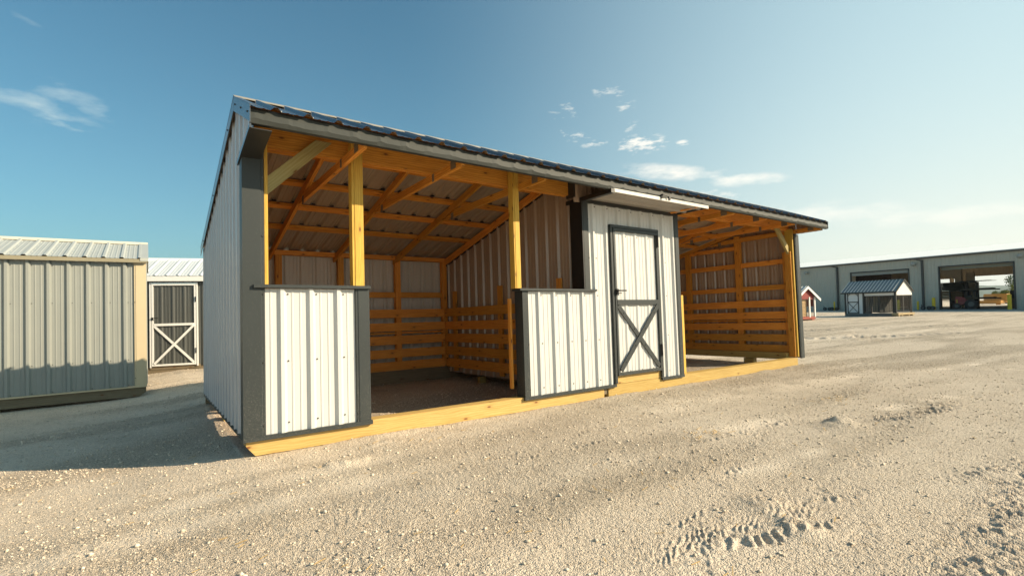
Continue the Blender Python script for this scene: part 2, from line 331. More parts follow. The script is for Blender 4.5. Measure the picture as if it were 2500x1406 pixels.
def G(x, y, fine=True):
    x = np.asarray(x, float); y = np.asarray(y, float)
    s = .0212*y+.0084*x
    z = -.135-np.where(s > 0, .15*np.tanh(s/.15), .04*np.tanh(s/.04))
    dip = .14*(1-np.exp(np.minimum(0, x)/1.0))*(1/(1+np.exp(-(y+1.2)*2.2)))
    z = z-dip
    d = np.hypot(x-CP.x, y-CP.y)
    w = np.clip(1-d/60, 0, 1)
    inside = (x > -.02) & (x < 9.4) & (y > -.05) & (y < 3.7)
    amp = np.where(inside, .35, 1.)
    z = z+amp*w*(.030*(vnoise(x*.55, y*.55, 3)-.5)+.016*(vnoise(x*2.1+y*.4, y*2.1-x*.4, 5)-.5))
    near = np.exp(-((np.maximum(0, np.abs(y+.04)-.1))/.25)**2)*np.clip((x+.9)/.9, 0, 1)*(x < 9.4)
    z = z+near*(-(z+.135+np.where(s > 0, .15*np.tanh(s/.15), .04*np.tanh(s/.04)))*.8)
    fr = np.exp(-((y+.06)/.07)**2)*(y < .0)*np.clip((x-.1)*4, 0, 1)*(x < 9.1); z = z+fr*(.032*vnoise(x*2.3, y*0, 81)**2+.02*vnoise(x*9, y*9, 82)*vnoise(x*1.1, y*0, 83))
    if fine:
        ln = lanes(x, y); z = z+amp*w*.010*(ln-.5)
        z = z+amp*w*(.55+.6*ln)*(.0075*(vnoise(x*7.3+y*1.1, y*7.3-x, 9)-.5)+.0040*(vnoise(x*19+y*3, y*19-x*3, 11)-.5)+.0038*(vnoise(x*52, y*52, 12)-.5)+.003*(vnoise(x*97, y*97, 15)-.5))
        cl = np.clip(vnoise(x*1.3, y*1.3, 21)*2-1., 0, 1)
        z = z+amp*w*cl*(.008*(vnoise(x*37, y*37, 13)-.5)+.006*(vnoise(x*60, y*60, 14)-.5))
        xw = x+.05*(vnoise(x*5, y*5, 51)-.5)+.035*(vnoise(x*23, y*23, 52)-.5); yw = y+.05*(vnoise(x*5, y*5, 53)-.5)+.035*(vnoise(x*23, y*23, 54)-.5)
        for pl, hw, dep, rp, sl_ in TRACKS:
            acc = 0
            for (a, b) in zip(pl, pl[1:]):
                a = np.array(a); b = np.array(b); L = np.hypot(*(b-a)); e = (b-a)/L
                u = (xw-a[0])*e[0]+(yw-a[1])*e[1]; v = -(xw-a[0])*e[1]+(yw-a[1])*e[0]
                band = np.clip((hw-np.abs(v))/(hw*.3), 0, 1)*np.clip((u+.05)/.1, 0, 1)*np.clip((L+.05-u)/.1, 0, 1)
                brk = np.clip(vnoise(x*3.1, y*3.1, 31)*3-.6, 0, 1)*np.clip(vnoise(x*13, y*13, 33)*2.5-.1, 0, 1); brk = .22+.78*brk
                ph = (acc+u+np.abs(v)*sl_)/rp; tri = np.abs((ph % 1)*2-1)
                z = z+band*brk*(-dep*.35+dep*1.6*np.clip(tri*1.8-.5, 0, 1)-.3*dep)
                rim = np.exp(-((np.abs(v)-hw*1.1)/(hw*.25))**2)*(u > 0)*(u < L); z = z+rim*brk*dep*.25
                acc += L
        for (mx_, my, r, hh) in MOUNDS:
            q = ((x-mx_)**2+(y-my)**2)/r**2; z = z+hh*np.exp(-q*1.6)*(.75+.5*vnoise(x*22, y*22, 41))
    return z
PALE = [(9.2, -1.77, 11.1, -2.08, .09), (10.4, -2.7, 12.5, -3.2, .14), (2.5, -2.65, 3.4, -2.75, .07), (5.4, -2.5, 6.8, -2.7, .12), (1.0, -3.1, 1.7, -3.2, .1), (-.5, -1.0, .5, -1.1, .35), (.8, -1.6, 2.2, -2.0, .3), (3.2, -1.9, 4.4, -2.0, .15), (14, 3.5, 26, 1.5, .5), (4, -.8, 9, -1.3, .35), (12, -3, 20, -4, .6)]
def build_ground():
    fan0, fan1 = math.radians(-14), math.radians(92)    # azimuth clockwise from +Y
    az = np.concatenate([np.linspace(fan0, fan1, 1050), np.linspace(fan1, fan0+2*math.pi, 90)[1:-1]])
    rad = np.concatenate([np.linspace(.15, 1.2, 8)[:-1], np.geomspace(1.2, 80, 620), np.geomspace(80, 7500, 40)[1:]])
    A, Rd = np.meshgrid(az, rad); X = CP.x+Rd*np.sin(A); Y = CP.y+Rd*np.cos(A); Z = G(X, Y)
    na, nr = len(az), len(rad)
    V = np.stack([X, Y, Z], -1).reshape(-1, 3); V = np.vstack([V, [[CP.x, CP.y, float(G(CP.x, CP.y))]]])
    i = np.arange(nr-1)[:, None]*na; j = np.arange(na)[None, :]; j2 = (j+1) % na
    q = np.stack([i+j, i+na+j, i+na+j2, i+j2], -1).reshape(-1, 4)[:, ::-1]
    c = len(V)-1; tri = np.stack([np.full(na, c), np.arange(na), (np.arange(na)+1) % na], -1)[:, ::-1]
    me = bpy.data.meshes.new('ground'); me.vertices.add(len(V)); me.vertices.foreach_set('co', V.ravel())
    nl = q.size+tri.size; me.loops.add(nl); me.loops.foreach_set('vertex_index', np.concatenate([q.ravel(), tri.ravel()]))
    me.polygons.add(len(q)+len(tri)); me.polygons.foreach_set('loop_start', np.concatenate([np.arange(len(q))*4, q.size+np.arange(len(tri))*3]))
    me.polygons.foreach_set('use_smooth', np.ones(len(q)+len(tri), bool)); me.update(); me.validate()
    pale = np.zeros(len(V)); gx, gy = V[:, 0], V[:, 1]
    for (x0, y0, x1, y1, w) in PALE:
        l = math.hypot(x1-x0, y1-y0); e = ((x1-x0)/l, (y1-y0)/l); u = np.clip((gx-x0)*e[0]+(gy-y0)*e[1], 0, l); dd = np.hypot(gx-x0-u*e[0], gy-y0-u*e[1])/w
        pale = np.maximum(pale, np.exp(-dd**2)*np.clip(vnoise(gx*4, gy*4, 61)*1.6-.2, 0, 1)*(.9 if w < .3 else .55))
    at = me.attributes.new('pale', 'FLOAT', 'POINT'); at.data.foreach_set('value', pale)
    at = me.attributes.new('loose', 'FLOAT', 'POINT'); at.data.foreach_set('value', lanes(gx, gy)*np.clip(1.6-np.hypot(gx, gy)/60, .3, 1))
    o = bpy.data.objects.new('ground', me); col.objects.link(o); me.materials.append(M['ground'])
    return tag(o, kind='structure')
def ground_mat():
    m_, t, p = mat('crushed_limestone'); tc = N(t, 'ShaderNodeTexCoord').outputs['Object']
    big = noise(t, tc, .35, 4, .55); mid = noise(t, tc, 2.6, 5, .6)
    base = ramp(t, mth(t, 'ADD', mth(t, 'MULTIPLY', big, .6), mth(t, 'MULTIPLY', mid, .4)), [(.32, (.58, .49, .385)), (.5, (.69, .585, .465)), (.68, (.77, .665, .54))])
    vo = N(t, 'ShaderNodeTexVoronoi', voronoi_dimensions='2D'); vo.inputs['Scale'].default_value = 120; t.links.new(tc, vo.inputs[0])
    vsep = N(t, 'ShaderNodeSeparateColor'); t.links.new(vo.outputs['Color'], vsep.inputs[0])
    lo = N(t, 'ShaderNodeAttribute'); lo.attribute_name = 'loose'; lf = lo.outputs['Fac']
    base = mixc(t, mth(t, 'MULTIPLY', mth(t, 'SUBTRACT', lf, .25, True), .30), base, (.42, .36, .28))
    base = mixc(t, mth(t, 'ADD', mth(t, 'MULTIPLY', lf, .35), .65), base, ramp(t, vsep.outputs[0], [(.0, (.50, .48, .45)), (.22, (.93, .92, .90)), (.8, (1.05, 1.04, 1.02)), (1, (1.28, 1.27, 1.24))]), 'MULTIPLY')
    vo2 = N(t, 'ShaderNodeTexVoronoi', voronoi_dimensions='2D'); vo2.inputs['Scale'].default_value = 46; t.links.new(tc, vo2.inputs[0])
    vs2 = N(t, 'ShaderNodeSeparateColor'); t.links.new(vo2.outputs['Color'], vs2.inputs[0])
    base = mixc(t, mth(t, 'MULTIPLY', mth(t, 'GREATER_THAN', vs2.outputs[1], .95), .25), base, (.36, .25, .13))
    dn = noise(t, mapping(t, tc, (1, 2.2, 1)), 9, 6, .7)
    base = mixc(t, mth(t, 'MULTIPLY', mth(t, 'SUBTRACT', dn, .56, True), 2.2, True), base, (.30, .25, .19))
    sx_ = N(t, 'ShaderNodeSeparateXYZ'); t.links.new(tc, sx_.inputs[0]); fx_ = mth(t, 'MULTIPLY', mth(t, 'ADD', sx_.outputs[0], mth(t, 'MULTIPLY', big, 3)), .16, True)   # stone colour turns darker and cooler towards the right
    base = mixc(t, fx_, base, mixc(t, 1, base, (.80, .83, .86), 'MULTIPLY'))
    pa = N(t, 'ShaderNodeAttribute'); pa.attribute_name = 'pale'; base = mixc(t, pa.outputs['Fac'], base, (.78, .69, .57))
    t.links.new(base, p.inputs['Base Color']); p.inputs['Roughness'].default_value = .95; p.inputs['Specular IOR Level'].default_value = .12
    h = mth(t, 'ADD', mth(t, 'MULTIPLY', vo.outputs['Distance'], -.55), mth(t, 'MULTIPLY', vo2.outputs['Distance'], -.6))
    h = mth(t, 'ADD', h, mth(t, 'MULTIPLY', noise(t, tc, 120, 4, .65), .8))
    h = mth(t, 'MULTIPLY', h, mth(t, 'ADD', mth(t, 'MULTIPLY', lf, .5), .6))
    bump(t, p, h, 1.0, .019)
    return m_
M['ground'] = ground_mat()
def stone_mat():
    m_, t, p = mat('limestone_chips'); tc = N(t, 'ShaderNodeTexCoord').outputs['Object']
    vo = N(t, 'ShaderNodeTexWhiteNoise'); vo.noise_dimensions = '3D'
    sn = N(t, 'ShaderNodeVectorMath', operation='SNAP'); t.links.new(tc, sn.inputs[0]); sn.inputs[1].default_value = (.04, .04, .5); t.links.new(sn.outputs[0], vo.inputs[0])
    t.links.new(ramp(t, vo.outputs['Value'], [(0, (.43, .365, .285)), (.5, (.61, .52, .41)), (1, (.76, .665, .54))]), p.inputs['Base Color'])
    p.inputs['Roughness'].default_value = .9; p.inputs['Specular IOR Level'].default_value = .15; return m_
M['stone'] = stone_mat()
build_ground()
def build_stones():
    rng = np.random.default_rng(5)
    n = 260000
    a = rng.uniform(math.radians(-12), math.radians(90), n); r = 1.3*np.exp(rng.uniform(0, 1, n)**.9*math.log(22/1.3))
    x = CP.x+r*np.sin(a); y = CP.y+r*np.cos(a)
    cl = vnoise(x*1.3, y*1.3, 21); cl2 = vnoise(x*.7+9, y*.7, 22); ln = lanes(x, y)
    keep = rng.uniform(0, 1, n) < np.clip(.22+.65*ln*(.35+cl)+.25*(cl2-.4), .18, 1)
    inb = (x > -.1) & (x < 9.5) & (y > -.14) & (y < 3.8)
    keep &= ~(inb & (rng.uniform(0, 1, n) < .6)) & ~((x > -.05) & (x < 9.4) & (y > -.035) & (y < .2))
    x, y, r = x[keep], y[keep], r[keep]; n = len(x)
    sz = .0026*np.exp(rng.exponential(.33, n))*np.clip(r/4, .75, 1.8); sz = np.minimum(sz, .013+.008*(rng.uniform(0, 1, n) < .03)+.014*(rng.uniform(0, 1, n) < .003))
    base = np.array([[1, 0, 0], [-1, 0, 0], [0, 1, 0], [0, -1, 0], [0, 0, 1], [0, 0, -1], [.6, .6, .45], [-.6, .5, .5]], float)
    faces = np.array([[0, 6, 4], [6, 2, 4], [2, 7, 4], [7, 1, 4], [1, 3, 4], [3, 0, 4], [0, 2, 6], [2, 1, 7], [0, 5, 2], [2, 5, 1], [1, 5, 3], [3, 5, 0]])
    nv = len(base); V = base[None]*(1+rng.uniform(-.35, .35, (n, nv, 3)))
    V = V*rng.uniform(.65, 1.2, (n, 1, 3))*np.array([1, 1, .75])
    th = rng.uniform(0, 6.28, n); c, s_ = np.cos(th)[:, None], np.sin(th)[:, None]
    X = V[:, :, 0]*c-V[:, :, 1]*s_; Y = V[:, :, 0]*s_+V[:, :, 1]*c
    P = np.stack([X*sz[:, None]+x[:, None], Y*sz[:, None]+y[:, None], V[:, :, 2]*sz[:, None]+(G(x, y)+sz*.25)[:, None]], -1).reshape(-1, 3)
    Fc = (faces[None]+np.arange(n)[:, None, None]*nv).reshape(-1, 3)
    me = bpy.data.meshes.new('gravel'); me.vertices.add(len(P)); me.vertices.foreach_set('co', P.ravel())
    me.loops.add(Fc.size); me.loops.foreach_set('vertex_index', Fc.ravel()); me.polygons.add(len(Fc)); me.polygons.foreach_set('loop_start', np.arange(len(Fc))*3)
    me.update(); me.materials.append(M['stone']); o = bpy.data.objects.new('gravel', me); col.objects.link(o)
    tag(o, 'loose pale limestone gravel scattered over the yard', 'gravel', kind='stuff')
    # straw
    mb = MB()
    def straw(cx, cy, k, spread, ln):
        for _ in range(k):
            sx, sy = cx+R_.gauss(0, spread), cy+R_.gauss(0, spread*.6); an = R_.gauss(.35, .5); l = R_.uniform(.4, 1)*ln
            p = Vector((sx, sy, float(G(sx, sy))+.008)); q = p+Vector((math.cos(an)*l, math.sin(an)*l, R_.uniform(.0, .012)))
            q.z = max(q.z, float(G(q.x, q.y))+.004); mb.beam(p, q, .003, .002)
    straw(.02, -3.17, 45, .06, .13); straw(-.33, -3.1, 7, .05, .14); straw(-.72, -2.3, 8, .03, .10); straw(-.85, -2.5, 6, .2, .08); straw(.7, -2.2, 5, .3, .05)
    straw(3.2, -1.95, 20, .12, .08); straw(5.6, -2.0, 20, .2, .08); straw(1.2, -.35, 5, .2, .1)
    for _ in range(160):
        aa = R_.uniform(-.2, 1.5); rr = 1.4*math.exp(R_.random()*2.2); straw(CP.x+rr*math.sin(aa), CP.y+rr*math.cos(aa), 1, .02, .06)
    ms, t, p = mat('dry_straw'); p.inputs['Base Color'].default_value = (.55, .36, .13, 1); p.inputs['Roughness'].default_value = .7
    tag(mb.build('straw', ms), 'bits of dry straw lying on the gravel', 'straw', kind='stuff')
build_stones()
# ------------------------------------------------------------------ the run-in shelter (local frame follows the sloping yard)
a_, b_ = -.0212, .0084
BM = (Matrix.Rotation(a_, 4, 'X') @ Matrix.Rotation(b_, 4, 'Y'))
L, D, XC, X3, X1, X2, H1 = 9.316, 3.64, 3.74, 5.608, 1.0, 2.742, 1.20
TY, TZ = .31, 2.84; EY, EZ = -.51, 2.475           # ridge and front drip edge
def zr(y): return TZ-.25*(y-TY) if y > TY else TZ-(TZ-EZ)/(TY-EY)*(TY-y)
sh = empty('horse_shelter', mat=BM)
tag(sh, 'long open fronted white steel horse shelter with charcoal trim and orange pine framing', 'horse shelter')
WD = M['wood']; CH = M['char']
# skids and sills
mb = MB(); mb.prism([(.0, 0, .02), (4.0, 0, .02), (4.0, 0, -.13), (.065, 0, -.13), (.0, 0, -.05)], (0, .14, 0)); mb.build('skid', M['woodsun'], sh)
mb = MB(); mb.prism([(4.075, -.004, .018), (9.10, -.004, .018), (9.10, -.004, -.135), (4.075, -.004, -.135)], (0, .14, 0)); mb.build('skid', M['woodsun'], sh)
MB().box(0.01, 9.1, 3.5, 3.62, -.17, .02).build('skid', M['woodold'], sh)
MB().box(4.004, 4.071, .012, 3.48, -.09, -.012, axis=0).build('bearer', M['woodold'], sh)
MB().box(.03, .12, .15, 3.49, -.02, .075).build('sill', WD, sh)
MB().box(9.02, 9.16, .16, 3.49, -.015, .105).build('sill', M['woodsun'], sh)
MB().box(.16, 3.7, 3.47, 3.498, .022, .12).build('sill', M['woodold'], sh)
for (x, y) in ((9.03, .8), (3.69, 2.43), (.05, 1.9), (5.5, 2.0)):
    MB().box(x, x+.12, y, y+(.2 if x != 3.69 else .06), -.22, -.024, axis=2).build('support_block', M['woodsun'], sh)
MB().box(4.19, 5.125, -.006, .1, .022, .125).build('threshold', M['woodsun'], sh)
# metal walls
def zwall(y): return zr(y)-.055
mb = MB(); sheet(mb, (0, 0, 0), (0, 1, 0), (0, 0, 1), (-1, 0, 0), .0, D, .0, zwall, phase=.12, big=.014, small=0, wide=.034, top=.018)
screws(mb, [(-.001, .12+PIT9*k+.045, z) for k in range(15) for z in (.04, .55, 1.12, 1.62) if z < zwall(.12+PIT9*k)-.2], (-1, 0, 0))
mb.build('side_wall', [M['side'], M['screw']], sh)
MB().box(-.006, .004, .02, D, -.03, .002).build('base_trim', CH, sh)
mb = MB(); sheet(mb, (L, 0, 0), (0, 1, 0), (0, 0, 1), (1, 0, 0), 0, D, .0, zwall, phase=.1); mb.build('side_wall', M['side'], sh)
mb = MB(); sheet(mb, (0, D, 0), (1, 0, 0), (0, 0, 1), (0, 1, 0), 0, L, .0, 1.998, phase=.1)
mb.build('back_wall', [painted('back_wall_steel', (.66, .66, .64), .4, back=(.56, .53, .49))], sh)
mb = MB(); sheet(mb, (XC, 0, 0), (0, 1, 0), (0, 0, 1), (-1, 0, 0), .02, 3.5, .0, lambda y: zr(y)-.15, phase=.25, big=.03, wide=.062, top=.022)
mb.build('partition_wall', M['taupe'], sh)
mb = MB(); sheet(mb, (X3-.03, 0, 0), (0, 1, 0), (0, 0, 1), (1, 0, 0), .05, 3.5, .0, lambda y: zr(y)-.15, phase=.25); mb.build('partition_wall', M['taupe'], sh)
# front panels
def panel(name, x0, x1, z0, z1, phase, mats=None, sc=True, zs=(.10, .60, 1.15)):
    mb = MB(); sheet(mb, (0, -.003, 0), (1, 0, 0), (0, 0, 1), (0, -1, 0), x0, x1, z0, z1, phase=phase)
    if sc:
        k = math.ceil((x0-phase)/PIT9)
        while phase+k*PIT9+.045 < x1:
            xx = phase+k*PIT9+.048
            screws(mb, [(xx, -.004, z) for z in zs if z0 < z < z1], (0, -1, 0)); k += 1
    return mb.build(name, mats or [M['white'], M['screw']], sh)
PH1, PH2 = .268, 2.979
hw1 = panel('half_wall', .13, .88, .02, H1-.005, PH1)
hw2 = panel('half_wall', 2.81, X3-.06, .02, H1-.005, PH2)      # bottom course runs on under the store front, cut at the door
# rebuild second so the door opening stays free
bpy.data.objects.remove(hw2)
hw2 = panel('half_wall', 2.81, 3.888, .02, H1-.005, PH2)
def bevelbox(x0, x1, y0, y1, z0, z1, name, mt, parent, axis=None):
    o = MB().box(x0, x1, y0, y1, z0, z1, axis=axis).build(name, mt, parent); bv = o.modifiers.new('b', 'BEVEL'); bv.width = .004; bv.segments = 2; return o
# corner trim with a stepped hem
def corner(x0, x1, zt, parent, hem=1, yd=.1, z0=.0, name='corner_trim'):
    mb = MB(); pr = [(x0, yd), (x0, -.026), (x1-.035*1, -.026), (x1-.028, -.021), (x1-.012, -.021), (x1-.004, -.006)] if hem > 0 else [(x0+.004, -.006), (x0+.012, -.021), (x0+.028, -.021), (x0+.035, -.026), (x1, -.026), (x1, yd)]
    th = .002
    for (p, q) in zip(pr, pr[1:]):
        mb.quad([(p[0], p[1], z0), (q[0], q[1], z0), (q[0], q[1], zt), (p[0], p[1], zt)])
    mb.quad([(p[0], p[1], zt) for p in pr] if False else [(x0, yd, zt), (x0, -.026, zt), (x1, -.02, zt), (x1, yd, zt)])
    if z0 < .1:
        pass
    screws(mb, [((x1-.02) if hem > 0 else (x0+.02), -.0215, z) for z in (.1, .6, 1.15, 1.62, 2.1) if z0 < z < zt-.05], (0, -1, 0), mi=1)
    return mb.build(name, [CH, M['screw']], parent)
corner(-.022, .147, 2.315, sh)
corner(.865, X1, H1, hw1, hem=-1, yd=.09)
corner(X2, X2+.095, H1, hw2, hem=1, yd=.12)
corner(L-.125, L+.022, 2.315, sh, hem=-1)
for (o_, x0, x1) in ((hw1, -.024, X1+.012), (hw2, X2-.006, 4.20)):
    MB().box(x0, x1, -.034, .0, -.012, .024).build('base_trim', CH, o_)
mb = MB().box(5.12, X3+.01, -.034, .0, -.012, .024); mb.build('base_trim', CH, sh)
for (o_, x0, x1) in ((hw1, .055, X1+.006), (hw2, X2-.045, 3.892)):
    bevelbox(x0, x1, -.052, .105, H1, H1+.026, 'ledge', CH, o_)
# store room front
mb = MB()
for (x0, x1, z0, z1) in ((3.80, 3.888, H1, 2.30), (3.888, 4.195, .024, 2.30), (4.195, 5.125, 2.045, 2.30), (5.125, 5.535, .024, 2.30)):
    sheet(mb, (0, -.003, 0), (1, 0, 0), (0, 0, 1), (0, -1, 0), x0, x1, z0, z1, phase=PH2)
for k in range(3, 13):
    xx = PH2+k*PIT9+.048
    for z in (.10, .60, 1.15, 1.62, 2.27):
        if 4.1 < xx < 5.2 and z < 2.1: continue
        if xx > 5.5 or (xx < 3.9 and z < 1.2): continue
        screws(mb, [(xx, -.004, z)], (0, -1, 0))
fw = mb.build('store_room_front', [M['white'], M['screw']], sh)
corner(3.722, 3.822, 2.31, fw, z0=H1+.027, yd=.05)
MB().box(3.700, 3.7215, -.024, .19, H1+.03, 2.315).build('jamb', M['black'], fw)  # black sheet: shade on the corner trim's left return, put into colour
corner(X3-.095, X3+.015, 2.31, fw, hem=-1, yd=.04)
MB().box(3.722, X3+.012, -.03, .012, 2.302, 2.345).build('header_trim', M['charsh'], fw)
mb = MB(); sheet(mb, (0, .006, 0), (1, 0, 0), (0, 0, 1), (0, -1, 0), 3.60, X3, 2.30, 2.64, phase=PH2, big=.012); mb.build('gable_panel', M['taupe'], fw)
# door
dr = empty('door', (0, 0, 0)); dr.parent = sh
mb = MB(); sheet(mb, (0, -.022, 0), (1, 0, 0), (0, 0, 1), (0, -1, 0), 4.235, 5.085, .145, 1.99, phase=4.44, big=.014)
screws(mb, [(4.44+PIT9*k+.04, -.023, z) for k in range(3) for z in (.17, 1.08, 1.93)], (0, -1, 0)); mb.build('door_panel', [M['white'], M['screw']], dr)
mb = MB(); mb.box(4.178, 4.215, -.042, .0, .03, 2.065); mb.box(5.105, 5.142, -.042, .0, .03, 2.065); mb.box(4.178, 5.142, -.044, .0, 2.03, 2.067)
mb.build('door_frame', CH, dr)
mb = MB(); mb.box(4.222, 4.250, -.050, -.018, .13, 2.02); mb.box(5.072, 5.098, -.050, -.018, .13, 2.02); mb.box(4.222, 5.098, -.052, -.018, 1.985, 2.022); mb.box(4.222, 5.098, -.052, -.018, .125, .165)
mb.box(4.25, 5.072, -.054, -.036, 1.03, 1.095); mb.build('leaf_edge', CH, dr)
mb = MB(); e = .0
def strap(p, q, y, w=.062):
    p, q = Vector((p[0], 0, p[1])), Vector((q[0], 0, q[1])); d = (q-p).normalized(); n = Vector((-d.z, 0, d.x))*w/2
    mb.prism([(v.x, y, v.z) for v in (p-n, q-n, q+n, p+n)], (0, .012, 0))
strap((4.27, .19), (5.055, 1.02), -.062); strap((5.055, .19), (4.27, 1.02), -.0485)
screws(mb, [(4.27+.785*f, -.064, .19+.83*f) for f in (.12, .37, .63, .88)], (0, -1, 0)); screws(mb, [(5.055-.785*f, -.05, .19+.83*f) for f in (.12, .37, .63, .88)], (0, -1, 0))
mb.build('cross_brace', [CH, M['screw']], dr)
mb = MB(); mb.box(4.232, 4.262, -.07, -.05, 1.16, 1.235); mb.beam((4.25, -.085, 1.21), (4.385, -.09, 1.212), .014, .018); mb.cyl((4.25, -.06, 1.21), (4.25, -.09, 1.21), .012); mb.beam((4.245, -.075, 1.18), (4.31, -.075, 1.178), .012, .01)
mb.build('handle', M['black'], dr)
for z in (.33, 1.83):
    mb = MB().box(5.083, 5.118, -.062, -.048, z, z+.15); mb.cyl((5.1, -.064, z-.01), (5.1, -.064, z+.16), .009); mb.build('hinge', M['black'], dr)
# raised shutter over the store front
aw = empty('raised_shutter', (0, 0, 0)); aw.parent = sh
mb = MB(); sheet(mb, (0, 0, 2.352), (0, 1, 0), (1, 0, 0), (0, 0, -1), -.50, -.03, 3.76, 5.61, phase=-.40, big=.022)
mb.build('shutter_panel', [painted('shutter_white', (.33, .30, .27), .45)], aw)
MB().box(3.745, 5.64, -.52, -.500, 2.325, 2.366).build('front_edge', [painted('bright_edge_steel', (.60, .58, .54), .35)], aw)
MB().box(3.70, 3.76, -.522, .26, 2.312, 2.362).build('side_edge', M['black'], aw)  # left-facing edge coloured black to carry its shade
MB().box(5.60, 5.632, -.498, -.03, 2.33, 2.36).build('side_edge', CH, aw)
mb = MB().box(4.60, 4.625, -.535, -.520, 2.35, 2.40); mb.box(4.76, 4.785, -.535, -.52, 2.345, 2.395); mb.beam((4.61, -.545, 2.395), (4.73, -.545, 2.385), .014, .014); mb.beam((4.73, -.545, 2.386), (4.74, -.545, 2.355), .014, .012); mb.beam((4.61, -.545, 2.36), (4.64, -.545, 2.35), .012, .012)
mb.build('latch', M['black'], aw)
# posts / headers / braces
for (x0, x1, y0, y1, z0) in ((.869, .972, .010, .10, .03), (2.672, 2.752, .000, .09, 1.228)):
    w_ = (x1-x0)/2
    mb = MB(); mb.box(x0, x0+w_*.42, y0+.004, y1, z0, 2.57); mb.box(x0+w_*.42+.002, x1, y0, y1, z0, 2.57); mb.build('post', M['post'], sh)
MB().box(.146, .172, .004, .14, .03, 2.40).build('post', M['post'], sh)
MB().box(.10, .144, .03, .14, 2.25, 2.42).build('post', WD, sh)
MB().box(9.145, 9.188, .004, .14, .03, 2.42).build('post', M['post'], sh)
MB().box(9.10, 9.143, .03, .14, .03, 2.0).build('post', WD, sh)
MB().box(2.672, 2.70, .125, .165, .11, 1.12).build('post', WD, sh)
MB().box(2.765, 2.85, .012, .10, .03, 1.19).build('post', WD, sh)
MB().box(X3+.018, X3+.068, -.022, .11, .022, 1.16).build('post', M['post'], sh)
MB().box(.10, 3.60, .10, .138, 2.40, 2.60).build('header_beam', WD, sh)
MB().box(.10, 3.60, .142, .18, 2.395, 2.59).build('header_beam', WD, sh)
MB().box(X3, 9.24, .10, .138, 2.40, 2.60).build('header_beam', WD, sh)
MB().box(X3, 9.24, .142, .18, 2.395, 2.59).build('header_beam', WD, sh)
MB().box(3.60, 3.625, -.0, .14, 2.36, 2.6).build('header_end_trim', M['charsh'], sh)
def brace(pts, y):
    MB().prism([(x, y, z) for x, z in pts], (0, .04, 0)).build('brace', M['woodgreen'], sh)
brace([(.172, 1.975), (.172, 2.125), (.56, 2.50), (.70, 2.50)], .02)
brace([(9.10, 1.95), (9.10, 2.09), (8.80, 2.40), (8.66, 2.40)], .055)
# trusses
tr_x = [.04]+[.842+.926*k for k in range(9)]+[9.235]
tr_x[3] = 2.768; tr_x[1] = .828
for k, x in enumerate(tr_x):
    if k in (4, 5): continue
    mb = MB(); t = .038
    def mem(pts): mb.prism([(x-t/2, y, z) for y, z in pts], (t, 0, 0))
    h = .09
    ub = lambda y: zr(y)-.05
    ft = -.455 if k else -.30
    mem([(ft, 2.338), (ft, 2.405), (1.42, 2.40), (1.78, 2.31)])
    mem([(TY, ub(TY)), (3.62, ub(3.62)), (3.62, ub(3.62)-h), (TY, ub(TY)-h)])
    mem([(ft, ub(ft)+.0), (TY-.001, ub(TY)-.001), (TY-.001, ub(TY)-h), (-.29, 2.41), (ft, 2.408)])
    if 1:
        mb.prism([(x-t/2+.004, .16, 2.40), (x-t/2+.004, .24, 2.40), (x-t/2+.004, .34, ub(.34)-h), (x-t/2+.004, .26, ub(.26)-h)], (t-.008, 0, 0))
    o = mb.build('truss', WD, sh)
    for (y, z, w, hh) in ((-.30, 2.385, .10, .08), (.12, 2.36, .045, .08), (1.52, 2.32, .07, .09)):
        if y < ft: continue
        sx = x-t/2-.0025; mb = MB()
        for a in range(5):        # toothed plate: one corrugated sheet
            y0 = y-w/2+w*a/5; mb.box(sx-(.0015 if a % 2 else 0), x-t/2-.0004, y0, y0+w/5+.0005*(a % 2), z-hh/2-.0006*(a % 2), z+hh/2+.0006*(a % 2))
        mb.build('nail_plate', M['plate'], o)
# purlins
for y in (2.70, 2.10, 1.52, .92, .36):
    z = zr(y)-.012
    for (x0, x1) in ((.02, XC-.02), (X3, L)):
        c, s_ = math.cos(-.245), math.sin(-.245)
        Mx = Matrix.Translation((0, y, z-.02)) @ Matrix.Rotation(-.245, 4, 'X')
        MB().box(x0, x1, -.045, .045, -.019, .019, axis=0, M=Mx).build('purlin', WD, sh)
MB().box(.02, L-.02, -.47, -.435, 2.41, 2.455).build('purlin', WD, sh)
# dark rib closures under the roof
mb = MB()
for y in (2.64, 2.04, 1.46, .86):
    for k in range(40):
        x = .14+k*PIT9
        if XC < x < X3 or x > L-.1: continue
        mb.box(x-.022, x+.022, y-.012, y+.012, zr(y)-.012, zr(y)+.002)
fcl = mb.build('foam_closure', M['black'], sh); fcl['kind'] = 'stuff'
# back wall framing
def kick(parts, nm='kick_board'):
    for a in parts: MB().box(*a).build(nm, WD, sh)
KB = [(.97, 1.108), (.745, .883), (.525, .668), (.305, .445), (.095, .240)]
for (z0, z1) in KB:
    kick([(.14, XC-.10, 3.47, 3.508, z0, z1), (X3+.12, L-.10, 3.47, 3.508, z0, z1)])
    kick([(XC-.088, XC-.05, .14, 3.468, z0, z1), (L-.138, L-.10, .15, 3.46, z0, z1)])
for (y0, y1) in ((.40, .49), (1.75, 1.86), (3.14, 3.25)):
    kick([(XC-.048, XC-.018, y0, y1, .03, 1.40)], 'stud')
for x in (.89, 1.80, 2.755, 3.64, 5.75, 6.5, 7.4, 8.3): kick([(x, x+.09, 3.512, 3.60, .03, 1.99)], 'stud')
for (y0, y1, zt) in ((.145, .235, 2.0), (1.08, 1.20, 2.45), (2.27, 2.38, 2.2), (3.38, 3.47, 2.0)): kick([(L-.098, L-.022, y0, y1, .03, zt)], 'stud')
